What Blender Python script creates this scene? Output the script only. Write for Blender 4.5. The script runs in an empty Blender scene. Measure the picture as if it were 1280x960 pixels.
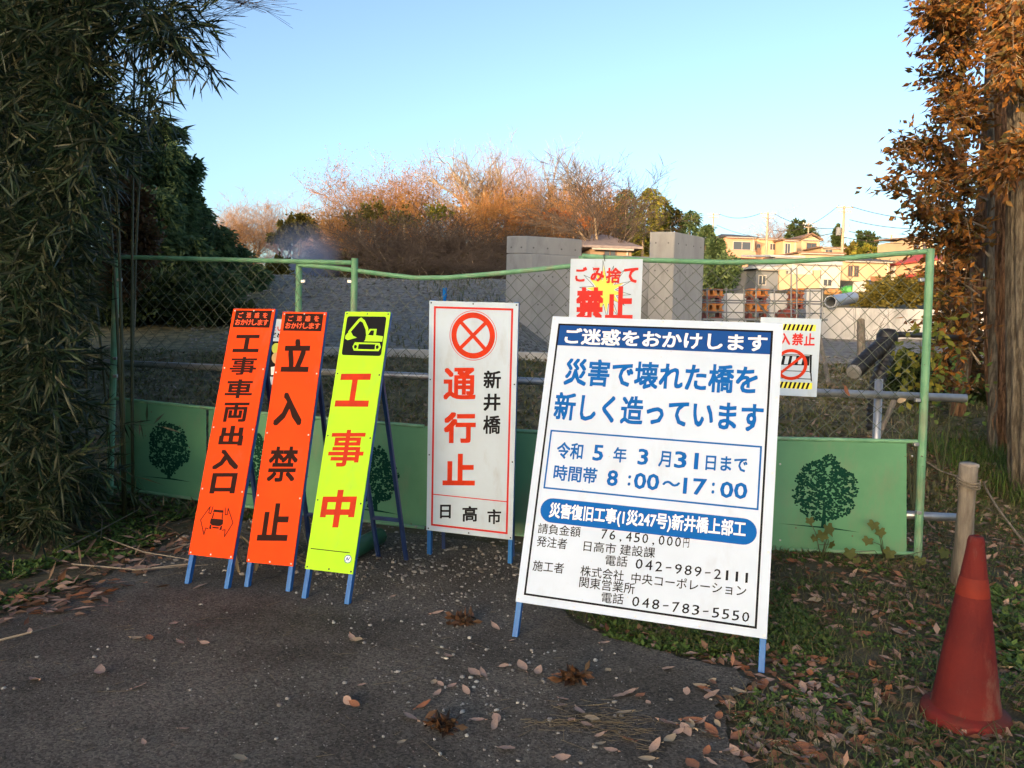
import bpy, bmesh, math, random
import numpy as np
from mathutils import Vector, Matrix, noise as mnoise
R_ = math.radians
rng = np.random.default_rng(7)
random.seed(7)
scene = bpy.context.scene
COL = scene.collection

# ------------------------------------------------------------------ camera
FPX = 961.0; PITCH = R_(4.04); ROLL = R_(1.17); CAMH = 1.40
Fw = Vector((0, math.cos(PITCH), -math.sin(PITCH)))
U0 = Vector((0, math.sin(PITCH), math.cos(PITCH))); R0 = Vector((1, 0, 0))
Rt = R0*math.cos(ROLL) + U0*math.sin(ROLL)
Up = U0*math.cos(ROLL) - R0*math.sin(ROLL)
CP = Vector((0, 0, CAMH))
cam_d = bpy.data.cameras.new('camera'); cam = bpy.data.objects.new('camera', cam_d); COL.objects.link(cam)
cam_d.sensor_width = 36; cam_d.lens = 36*FPX/1280; cam_d.clip_start = 0.05; cam_d.clip_end = 3000
cam.matrix_world = Matrix(((Rt.x, Up.x, -Fw.x, 0), (Rt.y, Up.y, -Fw.y, 0), (Rt.z, Up.z, -Fw.z, CAMH), (0, 0, 0, 1)))
scene.camera = cam
scene.view_settings.view_transform = 'Standard'; scene.view_settings.look = 'None'
scene.view_settings.exposure = 1.7; scene.view_settings.gamma = 1.0

# ------------------------------------------------------------------ light
SUN_EL = R_(5.0); SUN_T = 0.55                     # light comes low from behind the left shoulder
sv = Vector((-SUN_T, -1, 0)).normalized()*math.cos(SUN_EL) + Vector((0, 0, math.sin(SUN_EL)))
sun_d = bpy.data.lights.new('sun', 'SUN'); sun = bpy.data.objects.new('sun', sun_d); COL.objects.link(sun)
sun_d.energy = 2.5; sun_d.angle = R_(0.5); sun_d.color = (1.0, 0.66, 0.36)
sun.rotation_euler = sv.to_track_quat('Z', 'Y').to_euler(); sun.location = sv*50
world = bpy.data.worlds.new('World'); scene.world = world; world.use_nodes = True
wn = world.node_tree.nodes; wl = world.node_tree.links
bg = wn['Background']; sky = wn.new('ShaderNodeTexSky'); sky.sky_type = 'NISHITA'; sky.sun_disc = False
sky.sun_elevation = SUN_EL; sky.sun_rotation = math.atan2(sv.x, sv.y)
sky.air_density = 0.8; sky.dust_density = 2.7; sky.ozone_density = 1.7
bg.inputs['Strength'].default_value = 0.15
gm_ = wn.new('ShaderNodeGamma'); gm_.inputs['Gamma'].default_value = 1.32; wl.new(sky.outputs[0], gm_.inputs['Color']); hs_ = wn.new('ShaderNodeHueSaturation'); hs_.inputs['Saturation'].default_value = 0.86; wl.new(gm_.outputs[0], hs_.inputs['Color']); wl.new(hs_.outputs[0], bg.inputs['Color'])

# ------------------------------------------------------------------ pixel helpers (photo pixels -> places in the world)
def ray(px, py):
    return (Fw + Rt*((px-640)/FPX) + Up*(-(py-480)/FPX))
def at(px, py, depth):                             # point seen at px,py whose forward distance is depth
    return CP + ray(px, py)*depth
def onz(px, py, z=0.0):
    r = ray(px, py); return CP + r*((z-CAMH)/r.z)
def c2w(v):                                        # camera space (right, up, forward) direction
    return Rt*float(v[0]) + Up*float(v[1]) + Fw*float(v[2])
def col(*c):
    if len(c) == 1 and isinstance(c[0], str):
        h = c[0]; c = [int(h[i:i+2], 16) for i in (0, 2, 4)]
    o = []
    for v in c:
        v = v/255.0; o.append(v/12.92 if v <= 0.04045 else ((v+0.055)/1.055)**2.4)
    return tuple(o)+(1,)

# ------------------------------------------------------------------ materials
def mat(name, c, rough=0.7, c2=None, scale=8.0, detail=6, bump=0.0, bscale=None, metal=0.0, spec=0.5, island=None, transl=0.0, stretch=None, lo=0.35, hi=0.65, spots=None, dirt=None):
    m = bpy.data.materials.new(name); m.use_nodes = True
    n = m.node_tree.nodes; l = m.node_tree.links; b = n['Principled BSDF']
    b.inputs['Roughness'].default_value = rough; b.inputs['Metallic'].default_value = metal
    b.inputs['Specular IOR Level'].default_value = spec
    if len(c) == 3: c = tuple(c)+(1,)
    b.inputs['Base Color'].default_value = c
    tc = n.new('ShaderNodeTexCoord'); mp = n.new('ShaderNodeMapping'); l.new(tc.outputs['Object'], mp.inputs[0])
    if stretch: mp.inputs['Scale'].default_value = stretch
    src = None
    if c2 is not None:
        if len(c2) == 3: c2 = tuple(c2)+(1,)
        t = n.new('ShaderNodeTexNoise'); t.inputs['Scale'].default_value = scale; t.inputs['Detail'].default_value = detail
        t.inputs['Roughness'].default_value = 0.62
        l.new(mp.outputs[0], t.inputs['Vector'])
        r = n.new('ShaderNodeValToRGB'); r.color_ramp.elements[0].position = lo; r.color_ramp.elements[1].position = hi
        r.color_ramp.elements[0].color = c; r.color_ramp.elements[1].color = c2
        l.new(t.outputs['Fac'], r.inputs[0]); src = r.outputs[0]
    if island:
        g = n.new('ShaderNodeNewGeometry'); r2 = n.new('ShaderNodeValToRGB')
        r2.color_ramp.interpolation = 'LINEAR'
        els = r2.color_ramp.elements
        while len(els) < len(island): els.new(0.5)
        for i, cc in enumerate(island):
            els[i].position = i/(len(island)-1); els[i].color = tuple(cc)+((1,) if len(cc) == 3 else ())
        l.new(g.outputs['Random Per Island'], r2.inputs[0])
        if src is not None:
            mx = n.new('ShaderNodeMixRGB'); mx.blend_type = 'MIX'; mx.inputs[0].default_value = 0.5
            l.new(src, mx.inputs[1]); l.new(r2.outputs[0], mx.inputs[2]); src = mx.outputs[0]
        else: src = r2.outputs[0]
    if spots:                                      # (colour, scale, threshold) small flecks
        v = n.new('ShaderNodeTexVoronoi'); v.inputs['Scale'].default_value = spots[1]; l.new(mp.outputs[0], v.inputs['Vector'])
        rr = n.new('ShaderNodeValToRGB'); rr.color_ramp.elements[0].position = spots[2]*0.7; rr.color_ramp.elements[1].position = spots[2]
        rr.color_ramp.elements[0].color = (1, 1, 1, 1); rr.color_ramp.elements[1].color = (0, 0, 0, 1)
        l.new(v.outputs['Distance'], rr.inputs[0])
        mx = n.new('ShaderNodeMixRGB'); l.new(rr.outputs[0], mx.inputs[0])
        if src is not None: l.new(src, mx.inputs[1])
        else: mx.inputs[1].default_value = c
        mx.inputs[2].default_value = spots[0]; src = mx.outputs[0]
    if dirt:                                       # (colour, scale, threshold, strength) grime in patches and runs
        g2 = n.new('ShaderNodeMapping'); g2.inputs['Scale'].default_value = (1, 1, .35); l.new(tc.outputs['Object'], g2.inputs[0])
        t3 = n.new('ShaderNodeTexNoise'); t3.inputs['Scale'].default_value = dirt[1]; t3.inputs['Detail'].default_value = 10; t3.inputs['Roughness'].default_value = .7; l.new(g2.outputs[0], t3.inputs['Vector'])
        r3 = n.new('ShaderNodeMapRange'); r3.inputs[1].default_value = dirt[2]; r3.inputs[2].default_value = dirt[2]+.16; r3.inputs[4].default_value = dirt[3]; l.new(t3.outputs['Fac'], r3.inputs[0])
        mx = n.new('ShaderNodeMixRGB'); l.new(r3.outputs[0], mx.inputs[0])
        if src is not None: l.new(src, mx.inputs[1])
        else: mx.inputs[1].default_value = c
        mx.inputs[2].default_value = dirt[0]; src = mx.outputs[0]
    if src is not None: l.new(src, b.inputs['Base Color'])
    if bump:
        t2 = n.new('ShaderNodeTexNoise'); t2.inputs['Scale'].default_value = bscale or scale*3; t2.inputs['Detail'].default_value = 8
        t2.inputs['Roughness'].default_value = 0.7
        l.new(mp.outputs[0], t2.inputs['Vector'])
        bp = n.new('ShaderNodeBump'); bp.inputs['Strength'].default_value = 1.0; bp.inputs['Distance'].default_value = bump
        l.new(t2.outputs['Fac'], bp.inputs['Height']); l.new(bp.outputs[0], b.inputs['Normal'])
    if transl:
        tr = n.new('ShaderNodeBsdfTranslucent'); mxs = n.new('ShaderNodeMixShader'); mxs.inputs[0].default_value = transl
        if src is not None: l.new(src, tr.inputs['Color'])
        else: tr.inputs['Color'].default_value = c
        l.new(b.outputs[0], mxs.inputs[1]); l.new(tr.outputs[0], mxs.inputs[2])
        l.new(mxs.outputs[0], n['Material Output'].inputs['Surface'])
    return m

# ------------------------------------------------------------------ mesh helpers
def np_mesh(name, V, F):
    V = np.asarray(V, dtype=np.float32).reshape(-1, 3); F = np.asarray(F, dtype=np.int32)
    me = bpy.data.meshes.new(name); k = F.shape[1]; n = len(F)
    me.vertices.add(len(V)); me.vertices.foreach_set('co', V.ravel())
    me.loops.add(n*k); me.loops.foreach_set('vertex_index', F.ravel())
    me.polygons.add(n); me.polygons.foreach_set('loop_start', np.arange(0, n*k, k, dtype=np.int32))
    me.polygons.foreach_set('loop_total', np.full(n, k, dtype=np.int32))
    me.update(calc_edges=True); return me

class MB:
    def __init__(s): s.v = []; s.f = []
    def add(s, V, F):
        o = len(s.v); s.v += [tuple(p) for p in V]; s.f += [tuple(i+o for i in f) for f in F]; return s
    def box(s, c, size, M=None):
        c = Vector(c); hx, hy, hz = size[0]/2, size[1]/2, size[2]/2
        P = [Vector((x, y, z)) for x in (-hx, hx) for y in (-hy, hy) for z in (-hz, hz)]
        if M is not None: P = [M @ p for p in P]
        return s.add([p+c for p in P], [(0, 1, 3, 2), (4, 6, 7, 5), (0, 4, 5, 1), (2, 3, 7, 6), (0, 2, 6, 4), (1, 5, 7, 3)])
    def frame(s, O, X, Y, Z, x0, x1, y0, y1, z0, z1):      # box in a local frame
        P = [O+X*x+Y*y+Z*z for x in (x0, x1) for y in (y0, y1) for z in (z0, z1)]
        return s.add(P, [(0, 1, 3, 2), (4, 6, 7, 5), (0, 4, 5, 1), (2, 3, 7, 6), (0, 2, 6, 4), (1, 5, 7, 3)])
    def bar(s, a, b, w, h=None, up=Vector((0, 0, 1))):
        a = Vector(a); b = Vector(b); h = h or w; d = (b-a); L = d.length; d.normalize()
        if abs(d.dot(up)) > 0.99: up = Vector((0, 1, 0))
        x = d.cross(up).normalized(); y = x.cross(d).normalized()
        return s.frame(a, x, y, d, -w/2, w/2, -h/2, h/2, 0, L)
    def tube(s, pts, r, sides=8, cap=True):
        pts = [Vector(p) for p in pts]; n = len(pts)
        rr = r if isinstance(r, (list, tuple)) else [r]*n
        o = len(s.v); ref = None
        for i, p in enumerate(pts):
            d = (pts[min(i+1, n-1)]-pts[max(i-1, 0)]).normalized()
            if ref is None: ref = Vector((0, 0, 1)) if abs(d.z) < 0.9 else Vector((1, 0, 0))
            x = d.cross(ref).normalized(); y = x.cross(d).normalized(); ref = y
            for k in range(sides):
                a = 2*math.pi*k/sides; s.v.append(tuple(p+x*(math.cos(a)*rr[i])+y*(math.sin(a)*rr[i])))
        for i in range(n-1):
            for k in range(sides):
                k2 = (k+1) % sides
                s.f.append((o+i*sides+k, o+i*sides+k2, o+(i+1)*sides+k2, o+(i+1)*sides+k))
        if cap:
            s.f.append(tuple(o+k for k in range(sides))[::-1]); s.f.append(tuple(o+(n-1)*sides+k for k in range(sides)))
        return s
    def lathe(s, c, prof, sides=24, ax=Vector((0, 0, 1))):
        c = Vector(c); x = ax.orthogonal().normalized(); y = ax.cross(x); o = len(s.v); n = len(prof)
        for r, z in prof:
            for k in range(sides):
                a = 2*math.pi*k/sides; s.v.append(tuple(c+ax*z+x*(r*math.cos(a))+y*(r*math.sin(a))))
        for i in range(n-1):
            for k in range(sides):
                k2 = (k+1) % sides; s.f.append((o+i*sides+k, o+i*sides+k2, o+(i+1)*sides+k2, o+(i+1)*sides+k))
        return s
    def mesh(s, name, base=Vector((0, 0, 0))):
        me = bpy.data.meshes.new(name); me.from_pydata([(p[0]-base[0], p[1]-base[1], p[2]-base[2]) for p in s.v], [], s.f); me.update(); return me

def link(name, me, m, parent=None, smooth=False):
    o = bpy.data.objects.new(name, me); COL.objects.link(o)
    if m is not None and len(me.materials) == 0: me.materials.append(m)
    if smooth: me.polygons.foreach_set('use_smooth', [True]*len(me.polygons))
    if parent is not None: o.parent = parent
    return o
def tag(o, label=None, cat=None, group=None, kind=None):
    if label: o['label'] = label
    if cat: o['category'] = cat
    if group: o['group'] = group
    if kind: o['kind'] = kind
    return o
def thing(name, base, label, cat, group=None):
    o = bpy.data.objects.new(name, None); COL.objects.link(o); o.location = base; o.empty_display_size = 0.1
    return tag(o, label, cat, group)
def part(name, mb, m, parent, smooth=False, bevel=0, stuff=False):
    me = mb.mesh(name, parent.location if parent is not None and parent.type == 'EMPTY' and parent.parent is None else BASEOF(parent))
    o = link(name, me, m, parent, smooth)
    if bevel:
        b = o.modifiers.new('bevel', 'BEVEL'); b.width = bevel; b.segments = 2; b.limit_method = 'ANGLE'
    if stuff: o['kind'] = 'stuff'
    return o
def BASEOF(o):
    v = Vector((0, 0, 0))
    while o is not None: v = v+o.location; o = o.parent
    return v
def single(name, mb, m, label, cat, group=None, base=None, smooth=False, bevel=0, kind=None):
    base = Vector(base) if base is not None else Vector(mb.v[0])
    o = link(name, mb.mesh(name, base), m, None, smooth); o.location = base; tag(o, label, cat, group, kind)
    if bevel:
        b = o.modifiers.new('bevel', 'BEVEL'); b.width = bevel; b.segments = 2; b.limit_method = 'ANGLE'
    return o
def copy_tree(o, loc=None, rz=0, sc=1, label=None, parent=None):
    c = o.copy(); COL.objects.link(c)
    if parent is not None: c.parent = parent
    else:
        c.location = loc; c.rotation_euler = (0, 0, rz); c.scale = (sc, sc, sc) if not hasattr(sc, '__len__') else sc
        if label: c['label'] = label
    for ch in list(o.children): copy_tree(ch, parent=c)
    return c

# segments (p0,p1,r0,r1) -> prisms with k sides
def seg_mesh(segs, sides=3):
    S = np.asarray(segs, dtype=np.float64); p0 = S[:, 0:3]; p1 = S[:, 3:6]; r0 = S[:, 6]; r1 = S[:, 7]
    d = p1-p0; L = np.linalg.norm(d, axis=1, keepdims=True)+1e-9; d = d/L
    ref = np.where(np.abs(d[:, 2:3]) < 0.9, np.array([[0, 0, 1.]]), np.array([[1., 0, 0]]))
    x = np.cross(d, ref); x /= np.linalg.norm(x, axis=1, keepdims=True)+1e-9; y = np.cross(x, d)
    V = []
    for k in range(sides):
        a = 2*math.pi*k/sides; o = x*math.cos(a)+y*math.sin(a)
        V.append(p0+o*r0[:, None]); V.append(p1+o*r1[:, None])
    V = np.stack(V, axis=1).reshape(-1, 3); n = len(S); b = (np.arange(n)*2*sides)[:, None]
    F = []
    for k in range(sides):
        k2 = (k+1) % sides; F.append(np.concatenate([b+2*k, b+2*k2, b+2*k2+1, b+2*k+1], axis=1))
    return V, np.concatenate(F, axis=0)

def unit(a): return a/(np.linalg.norm(a, axis=-1, keepdims=True)+1e-9)
def leaf_mesh(P, D, N, L, W, fold=0.25, droop=0.2, wide=0.42):
    """pointed folded leaves: P base, D direction, N normal"""
    P = np.asarray(P, float); D = unit(np.asarray(D, float)); n = len(P)
    S = unit(np.cross(D, N)); N = unit(np.cross(S, D))
    L = np.broadcast_to(L, (n,))[:, None]; W = np.broadcast_to(W, (n,))[:, None]
    down = np.array([[0, 0, -1.0]])
    mid = P+D*L*wide+down*L*droop*0.18; tip = P+D*L+down*L*droop
    l = mid+S*W*0.5+N*W*fold; r = mid-S*W*0.5+N*W*fold
    V = np.stack([P, r, mid, l, tip], axis=1).reshape(-1, 3); b = (np.arange(n)*5)[:, None]
    F = np.concatenate([np.concatenate([b, b+1, b+2], 1), np.concatenate([b, b+2, b+3], 1), np.concatenate([b+1, b+4, b+2], 1), np.concatenate([b+2, b+4, b+3], 1)], 0)
    return V, F
def quad_leaves(P, D, N, L, W):
    P = np.asarray(P, float); D = unit(np.asarray(D, float)); n = len(P)
    S = unit(np.cross(D, N)); L = np.broadcast_to(L, (n,))[:, None]; W = np.broadcast_to(W, (n,))[:, None]
    V = np.stack([P, P+D*L*0.5-S*W*0.5, P+D*L, P+D*L*0.5+S*W*0.5], axis=1).reshape(-1, 3); b = (np.arange(n)*4)[:, None]
    return V, np.concatenate([b, b+1, b+2, b+3], 1)
def rnd_dirs(n, r=None):
    r = r or rng
    return unit(r.normal(size=(n, 3)))

# ------------------------------------------------------------------ terrain
def sst(a, b, x):
    t = np.clip((x-a)/(b-a), 0, 1); return t*t*(3-2*t)
def T(x, y):
    x = np.asarray(x, float); y = np.asarray(y, float)
    q = x/np.maximum(y, 3.0)                        # bearing
    z = 0.95*np.clip((y-5.6)/5.9, 0, 1)**1.1
    left = 1-sst(-0.01, 0.06, q)
    z = z+left*2.0*sst(0, 1, (y-11.5)/14.0)*1.0
    z = z+left*1.2*sst(30, 60, y)+left*7.0*sst(72, 150, y)
    right = 1-left
    z = z+right*(0.25*sst(14, 24, y)+0.7*sst(29.6, 31, y)*sst(0.30, 0.36, q)+2.6*sst(31, 52, y)+4.6*sst(52, 100, y))
    z = z+0.35*sst(-2.6, -5.5, x)*sst(1.5, 3.5, y)*(1-sst(6, 9, y))
    z = z-12*sst(160, 500, y)
    bump = 0.012*np.sin(x*5.1+y*2.3)*np.sin(y*4.7-x*1.3)+0.008*np.sin(x*13+1)*np.sin(y*11)
    outside = 1-((x > -3.2) & (x < 1.6) & (y < 5.6))
    z = z+bump*(0.25+outside*sst(2, 3, np.abs(x)+np.abs(y-4)))
    z = z+0.06*np.sin(x*0.9+2)*np.sin(y*0.8)*sst(7, 12, y)+0.02
    return z-0.012-0.02*(1-outside)
def Tz(x, y): return float(T(x, y))
def ong(px, py, y0=1.0, y1=200):                   # where the ray through a photo pixel meets the terrain
    r = ray(px, py); t = y0
    while t < y1:
        p = CP+r*t
        if p.z <= Tz(p.x, p.y): return p
        t *= 1.01
    return CP+r*y1

ys = np.concatenate([np.linspace(-45, 0.5, 24), np.linspace(0.8, 13, 150), np.linspace(13.2, 60, 120), np.geomspace(61, 900, 50)])
xs0 = np.concatenate([np.linspace(0, 8, 90), np.linspace(8.2, 40, 60), np.geomspace(41, 900, 30)]); xs = np.concatenate([-xs0[::-1], xs0[1:]])
X, Y = np.meshgrid(xs, ys); Z = T(X, Y)
V = np.stack([X, Y, Z], -1).reshape(-1, 3); nx = len(xs); ny = len(ys)
ii, jj = np.meshgrid(np.arange(nx-1), np.arange(ny-1)); b0 = (jj*nx+ii).ravel()
F = np.stack([b0, b0+1, b0+nx+1, b0+nx], 1)
def ground_material():
    m = mat('soil_and_grass', (.055, .05, .027), 0.95, (.12, .10, .055), 2.2, 10, bump=0.03, bscale=26)
    n = m.node_tree.nodes; l = m.node_tree.links; b = n['Principled BSDF']
    src = b.inputs['Base Color'].links[0].from_socket
    geo = n.new('ShaderNodeNewGeometry'); sep = n.new('ShaderNodeSeparateXYZ'); l.new(geo.outputs['Position'], sep.inputs[0])
    def math_(op, a, c=None, v=None):
        k = n.new('ShaderNodeMath'); k.operation = op; l.new(a, k.inputs[0])
        if c is not None: l.new(c, k.inputs[1])
        if v is not None: k.inputs[1].default_value = v
        return k.outputs[0]
    def ramp(a, lo, hi):
        k = n.new('ShaderNodeMapRange'); k.interpolation_type = 'SMOOTHSTEP'; l.new(a, k.inputs[0]); k.inputs[1].default_value = lo; k.inputs[2].default_value = hi; return k.outputs[0]
    # gravel spread beyond the concrete strip, green scrub further away and to the right of the gate
    nz = n.new('ShaderNodeTexNoise'); nz.inputs['Scale'].default_value = 0.8; nz.inputs['Detail'].default_value = 5
    yy = math_('ADD', sep.outputs['Y'], math_('MULTIPLY', nz.outputs['Fac'], v=1.5))
    g1 = ramp(yy, 12.0, 12.7); fld = ramp(sep.outputs['Y'], 5.3, 6.2)
    gx = math_('SUBTRACT', sep.outputs['Y'], math_('MULTIPLY', sep.outputs['X'], v=-3.2))
    gl = ramp(gx, -1.0, 1.5)                        # not on the left bank
    g2 = math_('MULTIPLY', g1, gl)
    far = ramp(sep.outputs['Y'], 31.5, 34)
    inv = n.new('ShaderNodeMath'); inv.operation = 'SUBTRACT'; inv.inputs[0].default_value = 1; l.new(far, inv.inputs[1])
    gm = math_('MULTIPLY', g2, inv.outputs[0])
    vor = n.new('ShaderNodeTexVoronoi'); vor.inputs['Scale'].default_value = 9; l.new(geo.outputs['Position'], vor.inputs['Vector'])
    cr = n.new('ShaderNodeValToRGB'); cr.color_ramp.elements[0].color = (.14, .125, .105, 1); cr.color_ramp.elements[1].color = (.30, .275, .24, 1)
    hs = n.new('ShaderNodeSeparateColor'); l.new(vor.outputs['Color'], hs.inputs[0]); l.new(hs.outputs[0], cr.inputs[0])
    mf = n.new('ShaderNodeMixRGB'); l.new(fld, mf.inputs[0]); l.new(src, mf.inputs[1]); nf = n.new('ShaderNodeTexNoise'); nf.inputs['Scale'].default_value = 5; nf.inputs['Detail'].default_value = 10; cf = n.new('ShaderNodeValToRGB'); cf.color_ramp.elements[0].position = .38; cf.color_ramp.elements[1].position = .62; cf.color_ramp.elements[0].color = (.06, .06, .025, 1); cf.color_ramp.elements[1].color = (.19, .165, .08, 1); l.new(geo.outputs['Position'], nf.inputs['Vector']); l.new(nf.outputs['Fac'], cf.inputs[0]); l.new(cf.outputs[0], mf.inputs[2]); src = mf.outputs[0]
    mx = n.new('ShaderNodeMixRGB'); l.new(gm, mx.inputs[0]); l.new(src, mx.inputs[1]); l.new(cr.outputs[0], mx.inputs[2])
    mx2 = n.new('ShaderNodeMixRGB'); l.new(far, mx2.inputs[0]); l.new(mx.outputs[0], mx2.inputs[1])
    n3 = n.new('ShaderNodeTexNoise'); n3.inputs['Scale'].default_value = 0.6; n3.inputs['Detail'].default_value = 9
    c3 = n.new('ShaderNodeValToRGB'); c3.color_ramp.elements[0].color = (.05, .055, .02, 1); c3.color_ramp.elements[1].color = (.13, .10, .05, 1)
    l.new(n3.outputs['Fac'], c3.inputs[0]); l.new(c3.outputs[0], mx2.inputs[2])
    l.new(mx2.outputs[0], b.inputs['Base Color'])
    return m
ground = link('ground', np_mesh('ground', V, F), ground_material(), smooth=True); tag(ground, kind='structure')

# unseen ridge added behind the viewer, its crest shaped to block the low sun
RY = -60.0
def ridge_h(x):
    pts = [(-400, 24), (-100, 23), (-70, 21.5), (-63, 21), (-56, 18), (-50, 15.5), (-42, 13), (-34.2, 12.6), (-33.4, 9.2), (-28, 8.6), (-20, 6), (0, 4.5), (400, 4.5)]
    return np.interp(x, [p[0] for p in pts], [p[1] for p in pts])
rx = np.linspace(-400, 400, 500); prof = [(-34, 0.0), (-12, .35), (-5, .62), (-1.6, .95), (0, 1.0), (1.6, .95), (5, .6), (12, .3), (22, 0.0)]
V = []; 
for x in rx:
    h = float(ridge_h(x)); w = 0.3*math.sin(x*0.9)+0.2*math.sin(x*2.3+1)+0.15*math.sin(x*5.1)
    for dy, k in prof: V.append((x, RY+dy+0.3*math.sin(x*1.7+dy), -0.5+(h+w)*k))
np_ = len(prof); F = []
for i in range(len(rx)-1):
    for k in range(np_-1): a = i*np_+k; F.append((a, a+1, a+np_+1, a+np_))
tag(link('shade_ridge', np_mesh('shade_ridge', V, F), mat('shade_ridge_scrub', (.03, .04, .015), 0.95, (.08, .06, .03), 0.8, 10, bump=0.3, bscale=2), smooth=False), kind='structure')

# ------------------------------------------------------------------ road sheet
road_px_left = [(0, 775), (40, 760), (95, 742), (150, 712), (195, 690), (240, 668), (290, 655), (340, 650)]
road_px_top = [(420, 660), (520, 668), (600, 678), (655, 692)]
road_px_right = [(675, 740), (705, 768), (745, 792), (800, 808), (860, 825), (915, 838), (942, 852), (925, 868), (895, 880), (905, 905), (915, 935), (935, 960)]
outline = [onz(*p) for p in road_px_left]+[onz(*p) for p in road_px_top]+[onz(*p) for p in road_px_right]
outline += [Vector((0.85, 1.7, 0)), Vector((1.0, 0.8, 0)), Vector((1.2, -8, 0)), Vector((-5, -8, 0)), Vector((-3.6, 0.8, 0))]
pts = []
for i, p in enumerate(outline):
    q = outline[(i+1) % len(outline)]; n_ = max(1, int((q-p).length/0.04)) if p.y > 0.5 and q.y > 0.5 else 1
    for k in range(n_):
        w = p.lerp(q, k/n_); 
        if n_ > 1: w += Vector((mnoise.noise(w*9)*0.035+mnoise.noise(w*30)*0.015, mnoise.noise(w*9+Vector((5, 1, 2)))*0.035+mnoise.noise(w*30+Vector((3, 3, 3)))*0.015, 0))
        pts.append(w)
bm = bmesh.new(); vs = [bm.verts.new((p.x, p.y, 0.0)) for p in pts]; es = [bm.edges.new((vs[i], vs[(i+1) % len(vs)])) for i in range(len(vs))]
bmesh.ops.triangle_fill(bm, use_beauty=True, edges=es)
ext = bmesh.ops.extrude_face_region(bm, geom=bm.faces[:]); 
for v in [g for g in ext['geom'] if isinstance(g, bmesh.types.BMVert)]: v.co.z += 0.004
bmesh.ops.recalc_face_normals(bm, faces=bm.faces[:])
bmesh.ops.translate(bm, verts=bm.verts[:], vec=(0, 0, -0.004+0.004))
me = bpy.data.meshes.new('road'); bm.to_mesh(me); bm.free()
asph = mat('worn_asphalt', (.068, .061, .052), 0.95, (.140, .126, .108), 1.3, 14, bump=0.016, bscale=75, spots=((.26, .24, .21, 1), 42, 0.13), spec=.25, lo=.38, hi=.62)
_n = asph.node_tree.nodes; _l = asph.node_tree.links; _b = _n['Principled BSDF']; _src = _b.inputs['Base Color'].links[0].from_socket
_v = _n.new('ShaderNodeTexVoronoi'); _v.inputs['Scale'].default_value = 130; _tc = _n.new('ShaderNodeTexCoord'); _l.new(_tc.outputs['Object'], _v.inputs['Vector'])
_hs = _n.new('ShaderNodeSeparateColor'); _l.new(_v.outputs['Color'], _hs.inputs[0]); _r = _n.new('ShaderNodeValToRGB'); _l.new(_hs.outputs[0], _r.inputs[0])
_r.color_ramp.elements[0].color = (.55, .55, .55, 1); _r.color_ramp.elements[1].color = (1.5, 1.47, 1.42, 1); _r.color_ramp.elements[1].position = .95
_m = _n.new('ShaderNodeMixRGB'); _m.blend_type = 'MULTIPLY'; _m.inputs[0].default_value = 1; _l.new(_src, _m.inputs[1]); _l.new(_r.outputs[0], _m.inputs[2]); _l.new(_m.outputs[0], _b.inputs['Base Color'])
road = link('road', me, asph); tag(road, kind='structure')
from mathutils.geometry import intersect_point_tri_2d
OUT2 = np.array([(p.x, p.y) for p in outline])
def in_road(x, y):
    x = np.atleast_1d(x); y = np.atleast_1d(y); c = np.zeros(len(x), bool); n_ = len(OUT2); j = n_-1
    for i in range(n_):
        xi, yi = OUT2[i]; xj, yj = OUT2[j]
        hit = ((yi > y) != (yj > y)) & (x < (xj-xi)*(y-yi)/(yj-yi+1e-12)+xi); c ^= hit; j = i
    return c
def surf_z(x, y):
    return np.where(in_road(x, y), 0.005, T(x, y))

# ------------------------------------------------------------------ lettering
_tc = {}
def glyph(txt, bold):
    bw = bold; bold = 0.0; k = (txt, bw)
    if k in _tc: return _tc[k]
    cu = bpy.data.curves.new('t', 'FONT'); cu.body = txt; cu.size = 1; cu.offset = bold; cu.resolution_u = 2; cu.fill_mode = 'FRONT'
    cu.space_character = 1.0
    o = bpy.data.objects.new('t', cu); COL.objects.link(o); bpy.context.view_layer.update()
    me = bpy.data.meshes.new_from_object(o.evaluated_get(bpy.context.evaluated_depsgraph_get()))
    V = np.array([(v.co.x, v.co.y) for v in me.vertices]); F = [tuple(p.vertices) for p in me.polygons]
    bpy.data.objects.remove(o); bpy.data.curves.remove(cu); bpy.data.meshes.remove(me)
    n0 = len(V); VV = []; FF = []; dirs = [(0, 0)]
    if bw > 0: dirs += [(dx, dy) for dx in (-1, 0, 1) for dy in (-1, 0, 1) if dx or dy]
    for i, (dx, dy) in enumerate(dirs):               # heavier strokes: the outline laid over itself, each copy a hair higher
        VV.append(np.concatenate([V+np.array([[dx, dy]])*bw*0.85, np.full((n0, 1), i*0.00003)], 1)); FF += [tuple(q+i*n0 for q in f) for f in F]
    V = np.concatenate(VV, 0); F = FF
    mn = V.min(0); mx = V.max(0); V[:, :2] = (V[:, :2]-mn[:2])/(mx[:2]-mn[:2])
    _tc[k] = (V, F); return _tc[k]
def homog(src, dst):
    A = []
    for (x, y), (u, v) in zip(src, dst):
        A.append([x, y, 1, 0, 0, 0, -u*x, -u*y, -u]); A.append([0, 0, 0, x, y, 1, -v*x, -v*y, -v])
    return np.linalg.svd(np.array(A))[2][-1].reshape(3, 3)
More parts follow.
